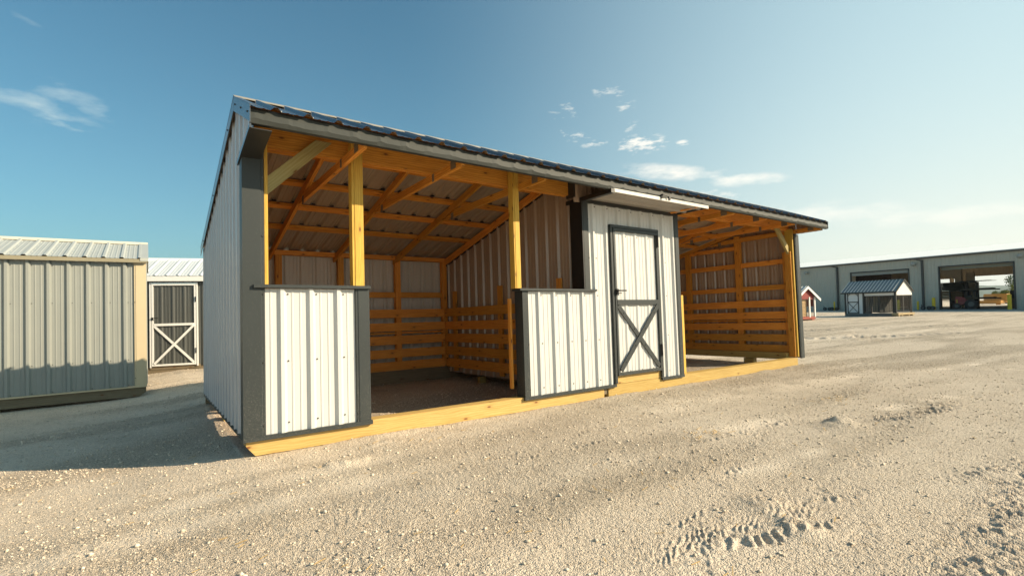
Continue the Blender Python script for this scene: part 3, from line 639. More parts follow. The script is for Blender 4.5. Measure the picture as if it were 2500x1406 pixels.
for (y0, y1, zt) in ((1.08, 1.20, 2.45), (2.27, 2.38, 2.2)): kick([(.022, .09, y0, y1, .08, zt)], 'stud')
def girts(x0, x1, cuts, y0, y1, z0, z1):
    cs = [x0]+[c for q in cuts for c in q]+[x1]
    for a, b in zip(cs[::2], cs[1::2]):
        if b > a+.02: MB().box(a, b, y0, y1, z0, z1).build('girt', WD, sh)
for (z0, z1) in ((1.31, 1.40), (.695, .728)):
    girts(.12, XC-.05, [(.888, .982), (1.798, 1.892), (2.753, 2.847), (3.638, 3.732)], 3.53, 3.598, z0, z1)
    girts(X3+.05, L-.1, [(5.75, 5.84), (6.5, 6.59), (7.4, 7.49), (8.3, 8.39)], 3.53, 3.598, z0, z1)
MB().box(.05, XC-.03, 3.50, 3.60, 1.945, 2.012).build('top_plate', WD, sh)
MB().box(X3, L-.05, 3.50, 3.60, 1.945, 2.012).build('top_plate', WD, sh)
for (z0, z1) in ((1.305, 1.40), (1.79, 1.885), (.695, .73), (.13, .2)):
    for (ya, yb) in ((.24, 1.075), (1.205, 2.265), (2.385, 3.375)):
        MB().box(L-.08, L-.024, ya, yb, z0, z1).build('girt', WD, sh)
        if z0 > 1: MB().box(.024, .08, ya, yb, z0, z1).build('girt', WD, sh)
for (ya, yb, z0, z1) in ((.24, 1.075, 2.33, 2.415), (1.205, 2.265, 2.17, 2.25)):
    MB().box(L-.08, L-.024, ya, yb, z0, z1).build('girt', WD, sh)
# rafters closing the partitions to the roof
MB().beam((XC-.035, TY, zr(TY)-.10), (XC-.035, 3.55, zr(3.55)-.10), .036, .10).build('rafter', WD, sh)
MB().beam((XC-.008, TY, zr(TY)-.155), (XC-.012, 3.55, zr(3.55)-.155), .022, .03).build('rafter_trim', M['black'], sh)
MB().box(XC-.03, XC-.006, 3.44, 3.47, .06, 1.96).build('corner_trim', M['charsh'], sh)
# roof
rf = MB()
phr = .14
mb = MB(); mb_ = mb
sb = (TZ-EZ)/(TY-EY); nf = Vector((0, -sb, 1)).normalized(); vf = Vector((0, 1, sb)).normalized(); lf = math.hypot(TY-EY, TZ-EZ)
sheet(mb, (0, EY-.015, EZ-.015*sb), (1, 0, 0), vf, nf, -.03, L+.11, 0, lf, phase=phr)
k = 0
pts = []
while phr+k*PIT9 < L: pts += [Vector((phr+k*PIT9+.045, EY-.015, EZ-.015*sb))+vf*f for f in (.06, .45, .75)]; k += 1
screws(mb, pts, nf, mi=1)
r1 = mb.build('roof_panel', [M['roof'], painted('zinc_screw', (.5, .5, .5), .3, metallic=.5)], sh)
vb = Vector((0, 1, -.25)).normalized(); nb = Vector((0, .25, 1)).normalized()
mb = MB(); sheet(mb, (0, TY, TZ), (1, 0, 0), vb, nb, -.03, L+.11, 0, 3.46, phase=phr); mb.build('roof_panel', M['roof'], sh)
mb = MB(); mb.prism([(-.035, TY-.09, zr(TY-.09)+.024), (-.035, TY, TZ+.032), (-.035, TY+.12, TZ+.0), (-.035, TY+.12, TZ-.004), (-.035, TY, TZ+.028), (-.035, TY-.09, zr(TY-.09)+.020)], (L+.15, 0, 0))
mb.build('ridge_cap', [painted('ridge_trim', (.36, .32, .25), .35)], sh)
# fascia: sheet metal with uneven upper edge, and a hem
mb = MB(); nx = 330; prev = None
for i in range(nx+1):
    x = -.03+(L+.13)*i/nx; w = (x-phr)/PIT9 % 1
    zt = EZ-.052+.016*max(0, 1-abs(w-.5)*3.2)*(.6+.5*math.sin(i*1.7))+.004*math.sin(i*.37); bul = -.002*math.sin(x*3.1)-.0015*math.sin(x*7.7)
    cur = [(x, EY+.022, EZ-.012), (x, EY+.018, zt+.001), (x, EY+.004+bul*.4, zt), (x, EY-.004+bul, zt-.04), (x, EY+.006, EZ-.118), (x, EY+.03, EZ-.122), (x, EY+.055, EZ-.118)]
    if prev:
        for j in range(6): mb.quad([cur[j], prev[j], prev[j+1], cur[j+1]])
    prev = cur
mb.build('fascia', M['fascia'], sh, smooth=False)
MB().box(-.02, L+.09, EY+.022, EY+.05, EZ-.07, EZ+.001).build('eave_closure', M['black'], sh)
# rake trims (both gables)
for xs, sgn in ((-.03, -1), (L+.10, 1)):
    x0 = xs+sgn*.004
    def strip(p, q, w, nm='rake_trim', mt=M['roof'], th=.006):
        mb = MB(); mb.prism([(x0, p[0], p[1]+.012), (x0, q[0], q[1]+.012), (x0, q[0], q[1]-w), (x0, p[0], p[1]-w)], (-sgn*th, 0, 0))
        d = Vector((0, q[0]-p[0], q[1]-p[1])); l = d.length; d.normalize()
        mb.prism([(x0-sgn*.05, p[0], p[1]+.014), (x0+sgn*.001, p[0], p[1]+.014), (x0+sgn*.001, q[0], q[1]+.014), (x0-sgn*.05, q[0], q[1]+.014)], (0, 0, .004))
        screws(mb, [Vector((x0, p[0], p[1]-.05))+d*l*f for f in (.12, .5, .88)], (sgn, 0, 0), r=.008, mi=1)
        return mb.build(nm, [mt, M['black']], sh)
    strip((EY-.005, EZ), (TY+.01, TZ+.01), .115)
    strip((TY, TZ+.01), (3.69, zr(3.69)), .10)
    xi = 0 if sgn < 0 else L
    # boxed soffit trim under the tail of the end truss
    if sgn < 0: MB().prism([(x0, -.50, 2.36), (x0, -.50, 2.325), (x0, .14, 2.215), (x0, .14, 2.25)], (-sgn*.012, 0, 0)).build('soffit_trim', M['roof'], sh)
    if sgn < 0: MB().prism([(x0, -.495, 2.322), (x0, .12, 2.218), (x0+.15, .12, 2.218), (x0+.15, -.495, 2.322)], (0, 0, .006)).build('soffit_trim', M['charsh'], sh)
mb = MB(); sheet(mb, (-.002, 0, 0), (0, 1, 0), (0, 0, 1), (-1, 0, 0), -.46, -.001, lambda y: 2.262+(-y)*.19, zwall, phase=.12, big=.015); mb.build('side_wall', M['side'], sh)
mb = MB(); sheet(mb, (L+.002, 0, 0), (0, 1, 0), (0, 0, 1), (1, 0, 0), -.46, -.001, lambda y: 2.33, zwall, phase=.12, big=.015); mb.build('side_wall', M['taupe'], sh)
# ------------------------------------------------------------------ sage storage shed at left
SAGE = painted('sage_steel', (.27, .285, .265), .4, vary=.03); CREAM = painted('tan_trim', (.56, .46, .30), .45, vary=.03)
SROOF = painted('pale_roof_steel', (.42, .44, .41), .35, vary=.04); RIDGE = painted('cream_ridge', (.72, .66, .52), .4)
s1 = empty('storage_shed', (-.65, 5.81, -.30), 0)
tag(s1, 'sage green steel shed with pale ribbed roof and tan corner trim at far left', 'storage shed')
LW = 4.2; DW = 2.6
mb = MB(); mb.prism([(0, -.0, .152), (0, 0, .06), (-.09, 0, 0), (-LW, 0, 0), (-LW, 0, .152)], (0, .1, 0)); mb.build('skid', M['woodold'], s1)
MB().box(-LW, 0, DW-.1, DW, 0, .152).build('skid', M['woodold'], s1)
mb = MB(); sheet(mb, (0, 0, 0), (-1, 0, 0), (0, 0, 1), (0, -1, 0), .14, LW, .17, 2.215, phase=.27, big=.032, wide=.075, top=.03)
screws(mb, [(-(.27+PIT9*k-.045), -.001, z) for k in range(17) for z in (.19, .60, 1.53, 2.1)], (0, -1, 0), r=.007)
mb.build('wall', [SAGE, M['screw']], s1)
mb = MB(); sheet(mb, (-.005, 0, 0), (0, 1, 0), (0, 0, 1), (1, 0, 0), 0, DW, .17, lambda y: 2.2+min(y, DW-y)*.27, phase=.2); mb.build('wall', SAGE, s1)
mb = MB(); sheet(mb, (-LW, DW, 0), (1, 0, 0), (0, 0, 1), (0, 1, 0), 0, LW, .17, 2.215); mb.build('wall', SAGE, s1)
mb = MB(); sheet(mb, (-LW, 0, 0), (0, 1, 0), (0, 0, 1), (-1, 0, 0), 0, DW, .17, lambda y: 2.2+min(y, DW-y)*.27, phase=.2); mb.build('wall', SAGE, s1)
mb = MB()
pr = [(.012, .14), (.012, -.03), (-.125, -.03), (-.132, -.024), (-.145, -.024), (-.152, -.004)]
for p, q in zip(pr, pr[1:]): mb.quad([(q[0], q[1], .165), (p[0], p[1], .165), (p[0], p[1], 2.215), (q[0], q[1], 2.215)])
screws(mb, [(-.14, -.0245, z) for z in (.3, 1.53)], (0, -1, 0)); mb.build('corner_trim', [CREAM, M['screw']], s1)
MB().box(-LW, .012, -.034, .0, .146, .168).build('base_trim', CREAM, s1)
sp = .29; vf1 = Vector((0, 1, sp)).normalized(); nf1 = Vector((0, -sp, 1)).normalized()
mb = MB(); sheet(mb, (0, -.09, 2.235), (-1, 0, 0), vf1, nf1, -.03, LW, 0, 1.447, phase=.30, big=.021, wide=.066, top=.03)
screws(mb, [Vector((-(.30+PIT9*k-.05), -.09, 2.235))+vf1*f for k in range(17) for f in (.15, .35, .6, .9, 1.2)], nf1, r=.006); mb.build('roof', [SROOF, painted('pale_screw', (.8, .78, .7), .4)], s1)
mb = MB(); sheet(mb, (0, DW+.09, 2.235), (-1, 0, 0), Vector((0, -1, sp)).normalized(), Vector((0, sp, 1)).normalized(), -.03, LW, 0, 1.447, phase=.30); mb.build('roof', SROOF, s1)
MB().prism([(.04, DW/2-.13, 2.235+1.30*sp), (.04, DW/2, 2.235+1.39*sp+.035), (.04, DW/2+.13, 2.235+1.30*sp)], (-LW-.04, 0, 0)).build('ridge_cap', RIDGE, s1)
MB().prism([(.045, -.095, 2.250), (.045, -.095, 2.20), (.045, -.02, 2.17), (.045, DW/2, 2.235+1.39*sp-.06), (.045, DW+.09, 2.20), (.045, DW+.09, 2.25), (.045, DW/2, 2.235+1.39*sp+.02)], (-.11, 0, 0)).build('rake_trim', SROOF, s1)
MB().box(-LW, .03, -.088, -.070, 2.175, 2.232).build('fascia', [painted('fascia_dark_tan', (.28, .25, .17), .5)], s1)
# ------------------------------------------------------------------ charcoal shed behind, white trim
GREY = painted('charcoal_wall_steel', (.085, .09, .085), .35); WT = painted('white_trim', (.78, .78, .76), .4, vary=.02); WR = painted('white_roof_steel', (.56, .60, .62), .3, vary=.02)
s2 = empty('garden_shed', (-.623, 9.80, -.33), math.atan2(-.27, .963))
tag(s2, 'charcoal steel shed with white roof and white cross braced door between the bigger sheds', 'garden shed')
MB().box(-1.5, 2.6, 0, .1, 0, .155).build('skid', M['woodold'], s2)
MB().box(-1.5, 2.6, 2.3, 2.4, 0, .155).build('skid', M['woodold'], s2)
MB().box(.04, 1.04, -.012, .06, .1, .19).build('threshold', M['woodold'], s2)
mb = MB()
for (x0, x1, z0, z1) in ((-1.5, .05, .16, 2.2), (1.0, 2.6, .16, 2.2), (.05, 1.0, 2.1, 2.2)): sheet(mb, (0, 0, 0), (1, 0, 0), (0, 0, 1), (0, -1, 0), x0, x1, z0, z1, phase=.2)
mb.build('wall', GREY, s2)
for (o_, u_, n_, l_, f_) in (((-1.5, 0, 0), (0, 1, 0), (-1, 0, 0), 2.4, 1), ((2.6, 0, 0), (0, 1, 0), (1, 0, 0), 2.4, 1), ((-1.5, 2.4, 0), (1, 0, 0), (0, 1, 0), 4.1, 0)):
    mb = MB(); sheet(mb, o_, u_, (0, 0, 1), n_, 0, l_, .16, (lambda y: 2.2+min(y, 2.4-y)*.37) if f_ else 2.2); mb.build('wall', GREY, s2)
d2 = empty('door'); d2.parent = s2
mb = MB(); sheet(mb, (0, -.015, 0), (1, 0, 0), (0, 0, 1), (0, -1, 0), .1, .95, .2, 2.06, phase=.27, big=.014); mb.build('door_panel', GREY, d2)
mb = MB(); mb.box(.045, .072, -.045, 0, .15, 2.10); mb.box(.976, 1.003, -.045, 0, .15, 2.10); mb.box(.045, 1.003, -.047, 0, 2.085, 2.108); mb.build('door_frame', WT, d2)
mb = MB(); mb.box(.085, .12, -.045, -.012, .18, 2.07); mb.box(.93, .965, -.045, -.012, .18, 2.07); mb.box(.085, .965, -.047, -.012, 2.035, 2.072); mb.box(.085, .965, -.047, -.012, .18, .22); mb.box(.12, .93, -.047, -.03, 1.10, 1.155)
mb.build('leaf_edge', WT, d2)
mb = MB(); strap((.13, .23), (.92, 1.10), -.056, .05); strap((.92, .23), (.13, 1.10), -.043, .05); mb.build('cross_brace', WT, d2)
mb = MB(); mb.box(.09, .12, -.06, -.045, 1.24, 1.3); mb.beam((.1, -.07, 1.28), (.22, -.075, 1.285), .014, .016); mb.build('handle', M['black'], d2)
for z in (.45, 1.65): MB().box(.955, .975, -.06, -.046, z, z+.12).build('hinge', M['black'], d2)
MB().box(-1.55, 2.65, -.10, -.075, 2.13, 2.26).build('fascia', WT, s2)
MB().box(-1.55, 2.65, -.098, .0, 2.13, 2.15).build('soffit', M['charsh'], s2)
v2 = Vector((0, 1, .39)).normalized(); n2 = Vector((0, -.39, 1)).normalized()
mb = MB(); sheet(mb, (0, -.11, 2.25), (1, 0, 0), v2, n2, -1.55, 2.65, 0, 1.406, phase=.16, big=.022); mb.build('roof', WR, s2)
mb = MB(); sheet(mb, (0, 2.51, 2.25), (1, 0, 0), Vector((0, -1, .39)).normalized(), Vector((0, .39, 1)).normalized(), -1.55, 2.65, 0, 1.406, phase=.16, big=.022); mb.build('roof', WR, s2)
MB().prism([(-1.56, 1.07, 2.25+1.18*.39), (-1.56, 1.2, 2.25+1.31*.39+.03), (-1.56, 1.33, 2.25+1.18*.39)], (4.22, 0, 0)).build('ridge_cap', WT, s2)
# ------------------------------------------------------------------ warehouse (frame: x along the front, y inward)
UW = Vector((-.17084, -.98530, 0)); NI = Vector((.98530, -.17084, 0))
GZ = -.285
WMX = Matrix(((UW.x, NI.x, 0, 67.363), (UW.y, NI.y, 0, 25.823), (0, 0, 1, GZ), (0, 0, 0, 1)))
wh = empty('warehouse', mat=WMX)
tag(wh, 'long low grey metal warehouse with white roof and wide open doorways', 'warehouse')
WG = painted('warehouse_grey_steel', (.47, .445, .37), .5, back=(.62, .52, .39), vary=.03); BEI = painted('beige_frame_steel', (.68, .57, .42), .5); CHW = painted('dark_gutter', (.035, .037, .035), .45)
WX0, WX1, WDp, HE = -46, 30, 24, 5.50
D1 = (6.16, 11.97, 4.34); D2 = (14.76, 20.38, 4.34)
mb = MB()
def wseg(x0, x1, z0, z1): sheet(mb, (0, 0, 0), (1, 0, 0), (0, 0, 1), (0, -1, 0), x0, x1, z0, z1, pitch=.305, big=.035, wide=.09, top=.05)
wseg(WX0, D1[0], 0, HE); wseg(D1[0], D1[1], D1[2], HE); wseg(D1[1], D2[0], 0, HE); wseg(D2[0], D2[1], D2[2], HE); wseg(D2[1], WX1, 0, HE)
mb.build('wall', WG, wh)
mb = MB(); z_ = HE
for (x0, x1, a, b) in ((WX0, 4.45, 0, HE), (4.45, 6.14, 0, .01), (4.45, 6.14, 3.82, HE), (6.14, 7.65, 0, HE), (7.65, 12.3, 4.0, HE), (12.3, WX1, 0, HE)):
    if b-a > .1: sheet(mb, (0, WDp, 0), (1, 0, 0), (0, 0, 1), (0, 1, 0), x0, x1, a, b, pitch=.305, big=.035, wide=.09, top=.05)
mb.build('wall', WG, wh)
for x, n in ((WX0, -1), (WX1, 1)):
    mb = MB(); sheet(mb, (x, 0, 0), (0, 1, 0), (0, 0, 1), (n, 0, 0), 0, WDp, 0, lambda y: HE+min(y, WDp-y)*.122, pitch=.305, big=.035, wide=.09, top=.05); mb.build('wall', WG, wh)
WRF = painted('warehouse_white_roof', (.90, .90, .88), .4, back=(.62, .54, .42), vary=.01)
for s_ in (0, 1):
    mb = MB(); y0, y1 = (-.12, WDp/2) if s_ == 0 else (WDp/2, WDp+.12)
    za, zb = (HE+.03-.015, HE+.03+WDp/2*.122) if s_ == 0 else (HE+.03+WDp/2*.122, HE+.015)
    mb.prism([(WX0-.2, y0, za), (WX0-.2, y1, zb), (WX1+.2, y1, zb), (WX1+.2, y0, za)], (0, 0, .06)); mb.build('roof', WRF, wh)
MB().box(WX0-.2, WX1+.2, -.20, -.04, HE-.16, HE+.02).build('gutter', [painted('bronze_gutter', (.10, .085, .065), .5)], wh)
for x in (4.62, 13.33):
    mb = MB(); mb.beam((x-.75, -.12, HE-.12), (x-.05, -.12, HE-.33), .1, .1); mb.box(x-.10, x+.08, -.20, -.045, .15, HE-.30); mb.build('downspout', CHW, wh)
for (a, b, h) in (D1, D2):
    mb = MB(); mb.box(a-.12, a, -.06, .12, 0, h+.12); mb.box(b, b+.12, -.06, .12, 0, h+.12); mb.box(a, b, -.06, .12, h, h+.12); mb.build('door_frame', CHW, wh)
MB().box(D1[0]+.01, D1[1]-.01, .05, .15, 4.0, 4.33).build('door_header', [painted('header_grey', (.27, .27, .24), .5)], wh)
MB().box(D2[0]+.01, D2[1]-.01, .3, .5, 4.05, 4.32).build('door_header', [painted('header_grey2', (.20, .20, .15), .5)], wh)
m_slab, t, p = mat('concrete_apron'); p.inputs['Base Color'].default_value = (.27, .27, .25, 1); p.inputs['Roughness'].default_value = .8
tag(MB().box(-46, 30, -3.6, 24.5, -.25, .03, M=WMX).build('concrete_slab', m_slab), kind='structure')
# frames inside
for x in (-2, 5.9, 13.9, 21.8):
    mb = MB(); mb.prism([(x, .2, 0), (x, .55, 0), (x, 1.0, HE-1.0), (x, WDp/2, HE+WDp/2*.122-.75), (x, WDp/2, HE+WDp/2*.122-.1), (x, .2, HE-.1)], (.22, 0, 0))
    mb.prism([(x, WDp-.2, 0), (x, WDp-.55, 0), (x, WDp-1.0, HE-1.0), (x, WDp/2+.001, HE+WDp/2*.122-.75), (x, WDp/2+.001, HE+WDp/2*.122-.1), (x, WDp-.2, HE-.1)], (.22, 0, 0)); mb.build('frame', BEI, wh)
for x, w in ((13.55, .7), (6.25, 1.35)): pass
mb = MB(); mb.box(12.6, 13.2, 8.2, 8.6, 0, 4.4); mb.prism([(12.6, 8.3, 3.3), (12.6, 8.3, 4.6), (9.0, 8.3, 5.6), (9.0, 8.3, 5.0)], (0, .3, 0)); mb.build('column', BEI, wh)
MB().box(13.3, 14.0, 9.0, 9.3, 0, 4.0).build('column', BEI, wh)
for k in range(9):
    y = 1.6+k*2.6; z = HE+min(y, WDp-y)*.122-.12
    MB().box(-6, 26, y, y+.08, z-.18, z).build('purlin', BEI, wh)
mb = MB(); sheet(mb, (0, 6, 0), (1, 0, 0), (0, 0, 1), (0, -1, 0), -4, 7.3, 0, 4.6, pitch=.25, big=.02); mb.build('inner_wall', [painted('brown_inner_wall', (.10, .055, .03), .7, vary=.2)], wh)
# wall lamps
for i, (x, z, lb) in enumerate(((.9, 4.76, 'small oval wall lamp nearest the left end of the visible warehouse front'), (12.6, 4.82, 'small oval wall lamp between the two warehouse doorways'), (20.96, 4.83, 'small oval wall lamp right of the larger warehouse doorway'))):
    lo = empty('wall_lamp', mat=WMX @ Matrix.Translation((x, -.05, z))); tag(lo, lb, 'wall lamp', 'wall lamps on the warehouse front')
    mb = MB(); mb.box(-.08, .08, -.12, 0, -.1, .1); mb.beam((0, -.1, .05), (0, -.3, .05), .06, .06); mb.build('bracket', CHW, lo)
    mb = MB(); rings = [(0, .02), (.08, .17), (.2, .22), (.28, .15), (.32, .02)]
    for (a, r0), (b, r1) in zip(rings, rings[1:]): mb.cyl((-.22+a*1.4, -.32, .02), (-.22+b*1.4, -.32, .02), r0, r1, 10, cap=False)
    mb.build('lamp_head', [painted('lamp_grey', (.35, .34, .3), .3)], lo)
# bollards
YEL = painted('safety_yellow', (.78, .52, .02), .45); 
def bollard(x, y, h, r, lb, m2=YEL):
    o = MB(); o.cyl((0, 0, 0), (0, 0, h-.06), r, n=14); o.cyl((0, 0, h-.06), (0, 0, h-.02), r, r*.8, 14, cap=False); o.cyl((0, 0, h-.02), (0, 0, h), r*.8, r*.3, 14); ob = o.build('bollard', m2)
    ob.matrix_world = WMX @ Matrix.Translation((x, y, .03)); tag(ob, lb, 'bollard', 'yellow bollards along the warehouse front')
bollard(4.4, -.55, 1.05, .09, 'short yellow bollard beside the left downspout, behind the black wheels')
bollard(13.02, -.6, .92, .09, 'thin yellow bollard at the foot of the right downspout')
bollard(14.45, -.7, 1.25, .15, 'thick yellow bollard at the left jamb of the see-through doorway')
bollard(15.35, 1.8, 1.0, .09, 'dim orange bollard just inside the see-through doorway', painted('orange_paint', (.55, .30, .03), .5))
bollard(20.3, -.8, 1.38, .15, 'thick yellow bollard at the right jamb of the see-through doorway')
bollard(11.3, -.7, 1.1, .13, 'yellow bollard seen through the mesh of the white kennel')
# things in the warehouse
RB = painted('rubber_black', (.018, .018, .018), .7); DK = painted('dark_steel', (.03, .028, .025), .5); REDM = painted('tractor_red', (.28, .015, .02), .35)
def wheel(mb, c, r, w, ax=(0, 1, 0), mi=0):
    a = Vector(ax); c = Vector(c); mb.cyl(c-a*w/2, c+a*w/2, r, n=18, mi=mi); mb.cyl(c-a*(w/2+.01), c+a*(w/2+.01), r*.5, n=12, mi=1)
cr = empty('cantilever_rack', mat=WMX @ Matrix.Translation((14.6, 3.2, .03))); tag(cr, 'tall dark cantilever rack with timber on its arms inside the open doorway', 'storage rack')
for x in (.9, 1.75): MB().box(x, x+.2, 0, .25, 0, 2.75).build('upright', DK, cr)
for z in (.95, 1.85, 2.75):
    for x in (.95, 1.8): MB().box(x, x+.1, -1.3, 0, z-.08, z+.03).build('arm', DK, cr)
for (x0, x1, z, h) in ((.9, 3.45, 2.79, .06), (.9, 3.7, 1.89, .2), (.9, 3.75, .99, .2)):
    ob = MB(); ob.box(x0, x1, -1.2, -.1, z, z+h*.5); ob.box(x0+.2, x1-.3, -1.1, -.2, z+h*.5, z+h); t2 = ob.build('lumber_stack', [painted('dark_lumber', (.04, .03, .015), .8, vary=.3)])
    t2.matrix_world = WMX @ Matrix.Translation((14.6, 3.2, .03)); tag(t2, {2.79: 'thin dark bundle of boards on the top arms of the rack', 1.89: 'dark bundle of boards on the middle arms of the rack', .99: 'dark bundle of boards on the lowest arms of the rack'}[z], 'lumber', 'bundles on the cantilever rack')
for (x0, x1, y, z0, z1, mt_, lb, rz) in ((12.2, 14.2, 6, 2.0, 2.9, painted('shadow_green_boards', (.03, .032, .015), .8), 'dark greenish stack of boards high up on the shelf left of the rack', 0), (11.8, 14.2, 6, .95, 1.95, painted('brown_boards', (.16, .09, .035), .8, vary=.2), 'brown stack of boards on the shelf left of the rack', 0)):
    mb = MB()
    for k in range(6): mb.box(x0+R_.uniform(-.05, .05), x1+R_.uniform(-.08, .08), y, y+1.2, z0+(z1-z0)*k/6, z0+(z1-z0)*(k+.9)/6)
    ob = mb.build('lumber_stack', mt_); ob.matrix_world = WMX.copy(); tag(ob, lb, 'lumber', 'lumber piles stored inside')
sf = empty('shelf_rack', mat=WMX @ Matrix.Translation((11.7, 5.9, .03))); tag(sf, 'low dark shelf carrying the board stacks inside the doorway', 'shelf')
for x in (0, 1.3, 2.6): MB().box(x, x+.1, 0, 1.3, 0, 2.0).build('upright', DK, sf)
for z in (.82, 1.93): MB().box(0, 2.7, 0, 1.3, z-.05, z).build('shelf', DK, sf)
tk = empty('tractor', mat=WMX @ Matrix.Translation((14.75, 1.9, .03)) @ Matrix.Rotation(.35, 4, 'Z')); tag(tk, 'small red tractor parked in the shade inside the open doorway', 'tractor')
mb = MB(); mb.prism([(.35, -.35, .45), (1.15, -.35, .45), (1.2, -.35, 1.05), (1.05, -.35, 1.22), (.45, -.35, 1.28)], (0, .7, 0)); mb.build('hood', REDM, tk)
mb = MB(); mb.box(.95, 1.75, -.45, .45, .55, .95); mb.build('body', REDM, tk)
for (x, y, r, w) in ((.5, -.5, .32, .22), (.5, .5, .32, .22), (1.6, -.62, .5, .3), (1.6, .62, .5, .3)):
    mb = MB(); wheel(mb, (x, y, r), r, w); mb.build('wheel', [RB, painted('wheel_rim', (.12, .12, .11), .6)], tk)
MB().box(1.35, 1.7, -.22, .22, .97, 1.4).build('seat', RB, tk)
mb = MB(); mb.cyl((1.1, 0, 1.2), (1.25, 0, 1.5), .02); mb.cyl((1.24, 0, 1.49), (1.26, 0, 1.51), .18, n=14); mb.build('steering_wheel', RB, tk)
mb = MB(); mb.beam((1.85, -.4, .9), (1.85, -.4, 2.0), .06, .06); mb.beam((1.85, .4, .9), (1.85, .4, 2.0), .06, .06, up=(0, 1, 0)); mb.beam((1.85, -.4, 2.0), (1.85, .4, 2.0), .06, .06); mb.build('roll_bar', DK, tk)
for (x, z0, z1, y, mt_, lb) in ((18.95, 0, .95, 3, painted('brown_crate', (.10, .06, .04), .8), 'brown crate at the right side just inside the doorway'), (19.05, .98, 1.75, 3, painted('black_crate', (.02, .015, .015), .8), 'black box on top of the brown crate inside the doorway')):
    mb = MB(); mb.box(x, x+.75, y, y+.8, z0+.08, z1)
    for k in range(5): mb.box(x+.02+k*.145, x+.13+k*.145, y-.02, y, z0+.1, z1-.02)
    mb.box(x, x+.75, y+.05, y+.15, z0, z0+.078); mb.box(x, x+.75, y+.65, y+.75, z0, z0+.078)
    ob = mb.build('crate', mt_); ob.matrix_world = WMX @ Matrix.Translation((0, 0, .03)); tag(ob, lb, 'crate')
# dollies of black wheels along the front
for (x, n, lb) in ((3.5, 4, 'row of black wheels on a low trailer dolly left of the white kennel'), (13.6, 3, 'black wheeled dolly leaning by the thick yellow bollard')):
    dl = empty('wheel_dolly', mat=WMX @ Matrix.Translation((x, -1.1, .03))); tag(dl, lb, 'dolly', 'black dollies along the warehouse wall')
    for k in range(n):
        mb = MB(); wheel(mb, (k*.42+.1, (k % 2)*.25, .2), .2, .14); mb.build('wheel', [RB, painted('dolly_rim', (.12, .12, .12), .5)], dl)
    mb = MB(); mb.box(-.05, n*.42, -.08, .3, .2, .26); mb.beam((0, .1, .25), (-.1, .1, .55), .05, .05); mb.build('deck', DK, dl)
# sunlit lumber beyond the warehouse
ORW = wood('orange_stack', (.62, .34, .10), (.45, .22, .055))
for (x0, x1, y, z0, z1, lb) in ((5.3, 7.9, 34.2, .42, 1.5, 'tall orange lumber stack standing in the sun beyond the warehouse'), (3.7, 7.6, 33, .1, .62, 'low long orange lumber stack in the sun beyond the warehouse')):
    mb = MB(); rows = int((z1-z0)/.09)
    for k in range(rows): mb.box(x0+R_.uniform(-.05, .03), x1+R_.uniform(-.03, .08), y, y+1.2, z0+.1+k*.09, z0+.1+k*.09+.082)
    for xx in (x0+.3, x1-.5): mb.box(xx, xx+.12, y, y+1.2, z0-.12 if z0 > .2 else z0-.09, z0+.098)
    ob = mb.build('lumber_stack', ORW); ob.matrix_world = WMX.copy(); tag(ob, lb, 'lumber', 'sunlit lumber beyond the warehouse')
# ------------------------------------------------------------------ kennels
def place(px, py):   # point on the yard seen at that photo pixel (used only to read off positions)
    return None
WHT = painted('white_siding', (.70, .70, .68), .5, vary=.02); BLK = painted('black_trim', (.02, .022, .02), .45); KRF = painted('blue_grey_roof', (.10, .14, .16), .3, vary=.04); RIBW = painted('rib_highlight', (.5, .52, .5), .35)
MESH = painted('wire_mesh', (.03, .03, .03), .5)
kx, ky = 42.85, 11.8
kd_ = Vector((-.105, -.994, 0)).normalized(); kin = Vector((-kd_.y, kd_.x, 0)); kin = -kin if kin.x < 0 else kin
KM = Matrix(((kd_.x, kin.x, 0, kx), (kd_.y, kin.y, 0, ky), (0, 0, 1, float(G(kx, ky, False))-.0), (0, 0, 0, 1)))
kn = empty('dog_kennel', mat=KM); tag(kn, 'white dog kennel with black trim, slatted blue grey roof and mesh run', 'dog kennel')
KL, KW, KH = 3.42, 2.45, 1.84          # the run end floats over a pale deck
def kb(x0, x1, y0, y1, z0, z1, nm, mt_, ax=None): return MB().box(x0, x1, y0, y1, z0, z1, axis=ax).build(nm, mt_, kn)
kb(0, KL-.3, 0, KW, .0, .2, 'base', [painted('kennel_base', (.12, .12, .11), .6)])
mb = MB(); mb.box(KL-.3, KL+.12, -.02, KW+.05, .10, .24)
for y in (.1, .6, 1.6, 2.2): mb.box(KL-.29, KL+.1, y, y+.12, 0, .098)
mb.build('deck', [wood('pale_deck', (.55, .42, .25), (.4, .3, .17))], kn)
kb(.06, 1.26, .02, .06, .2, KH, 'wall', WHT); kb(.02, .06, .02, KW-.02, .2, KH, 'wall', WHT); kb(1.26, 1.30, .02, KW, .2, KH, 'wall', WHT); kb(.06, 1.26, KW-.06, KW-.02, .2, KH, 'wall', WHT)
kb(1.3, KL, .02, .06, KH-.32, KH, 'fascia_board', WHT); kb(1.3, KL, KW-.05, KW-.02, KH-.32, KH, 'fascia_board', WHT)
MB().prism([(KL, .0, KH-.32), (KL, KW, KH-.32), (KL, KW, KH), (KL, KW/2, KH+.78), (KL, 0, KH)], (-.04, 0, 0)).build('gable', WHT, kn)
MB().prism([(0.02, .0, KH-.0), (0.02, KW, KH-.0), (0.02, KW/2, KH+.78)], (.04, 0, 0)).build('gable', WHT, kn)
for x in (0, 1.26, KL-.12): kb(x, x+.12, -.015, .105, .2, KH, 'post', BLK)
for x in (2.2, KL-.12): kb(x, x+.1, KW-.1, KW+.0, .2, KH, 'post', BLK)
kdr = empty('door'); kdr.parent = kn
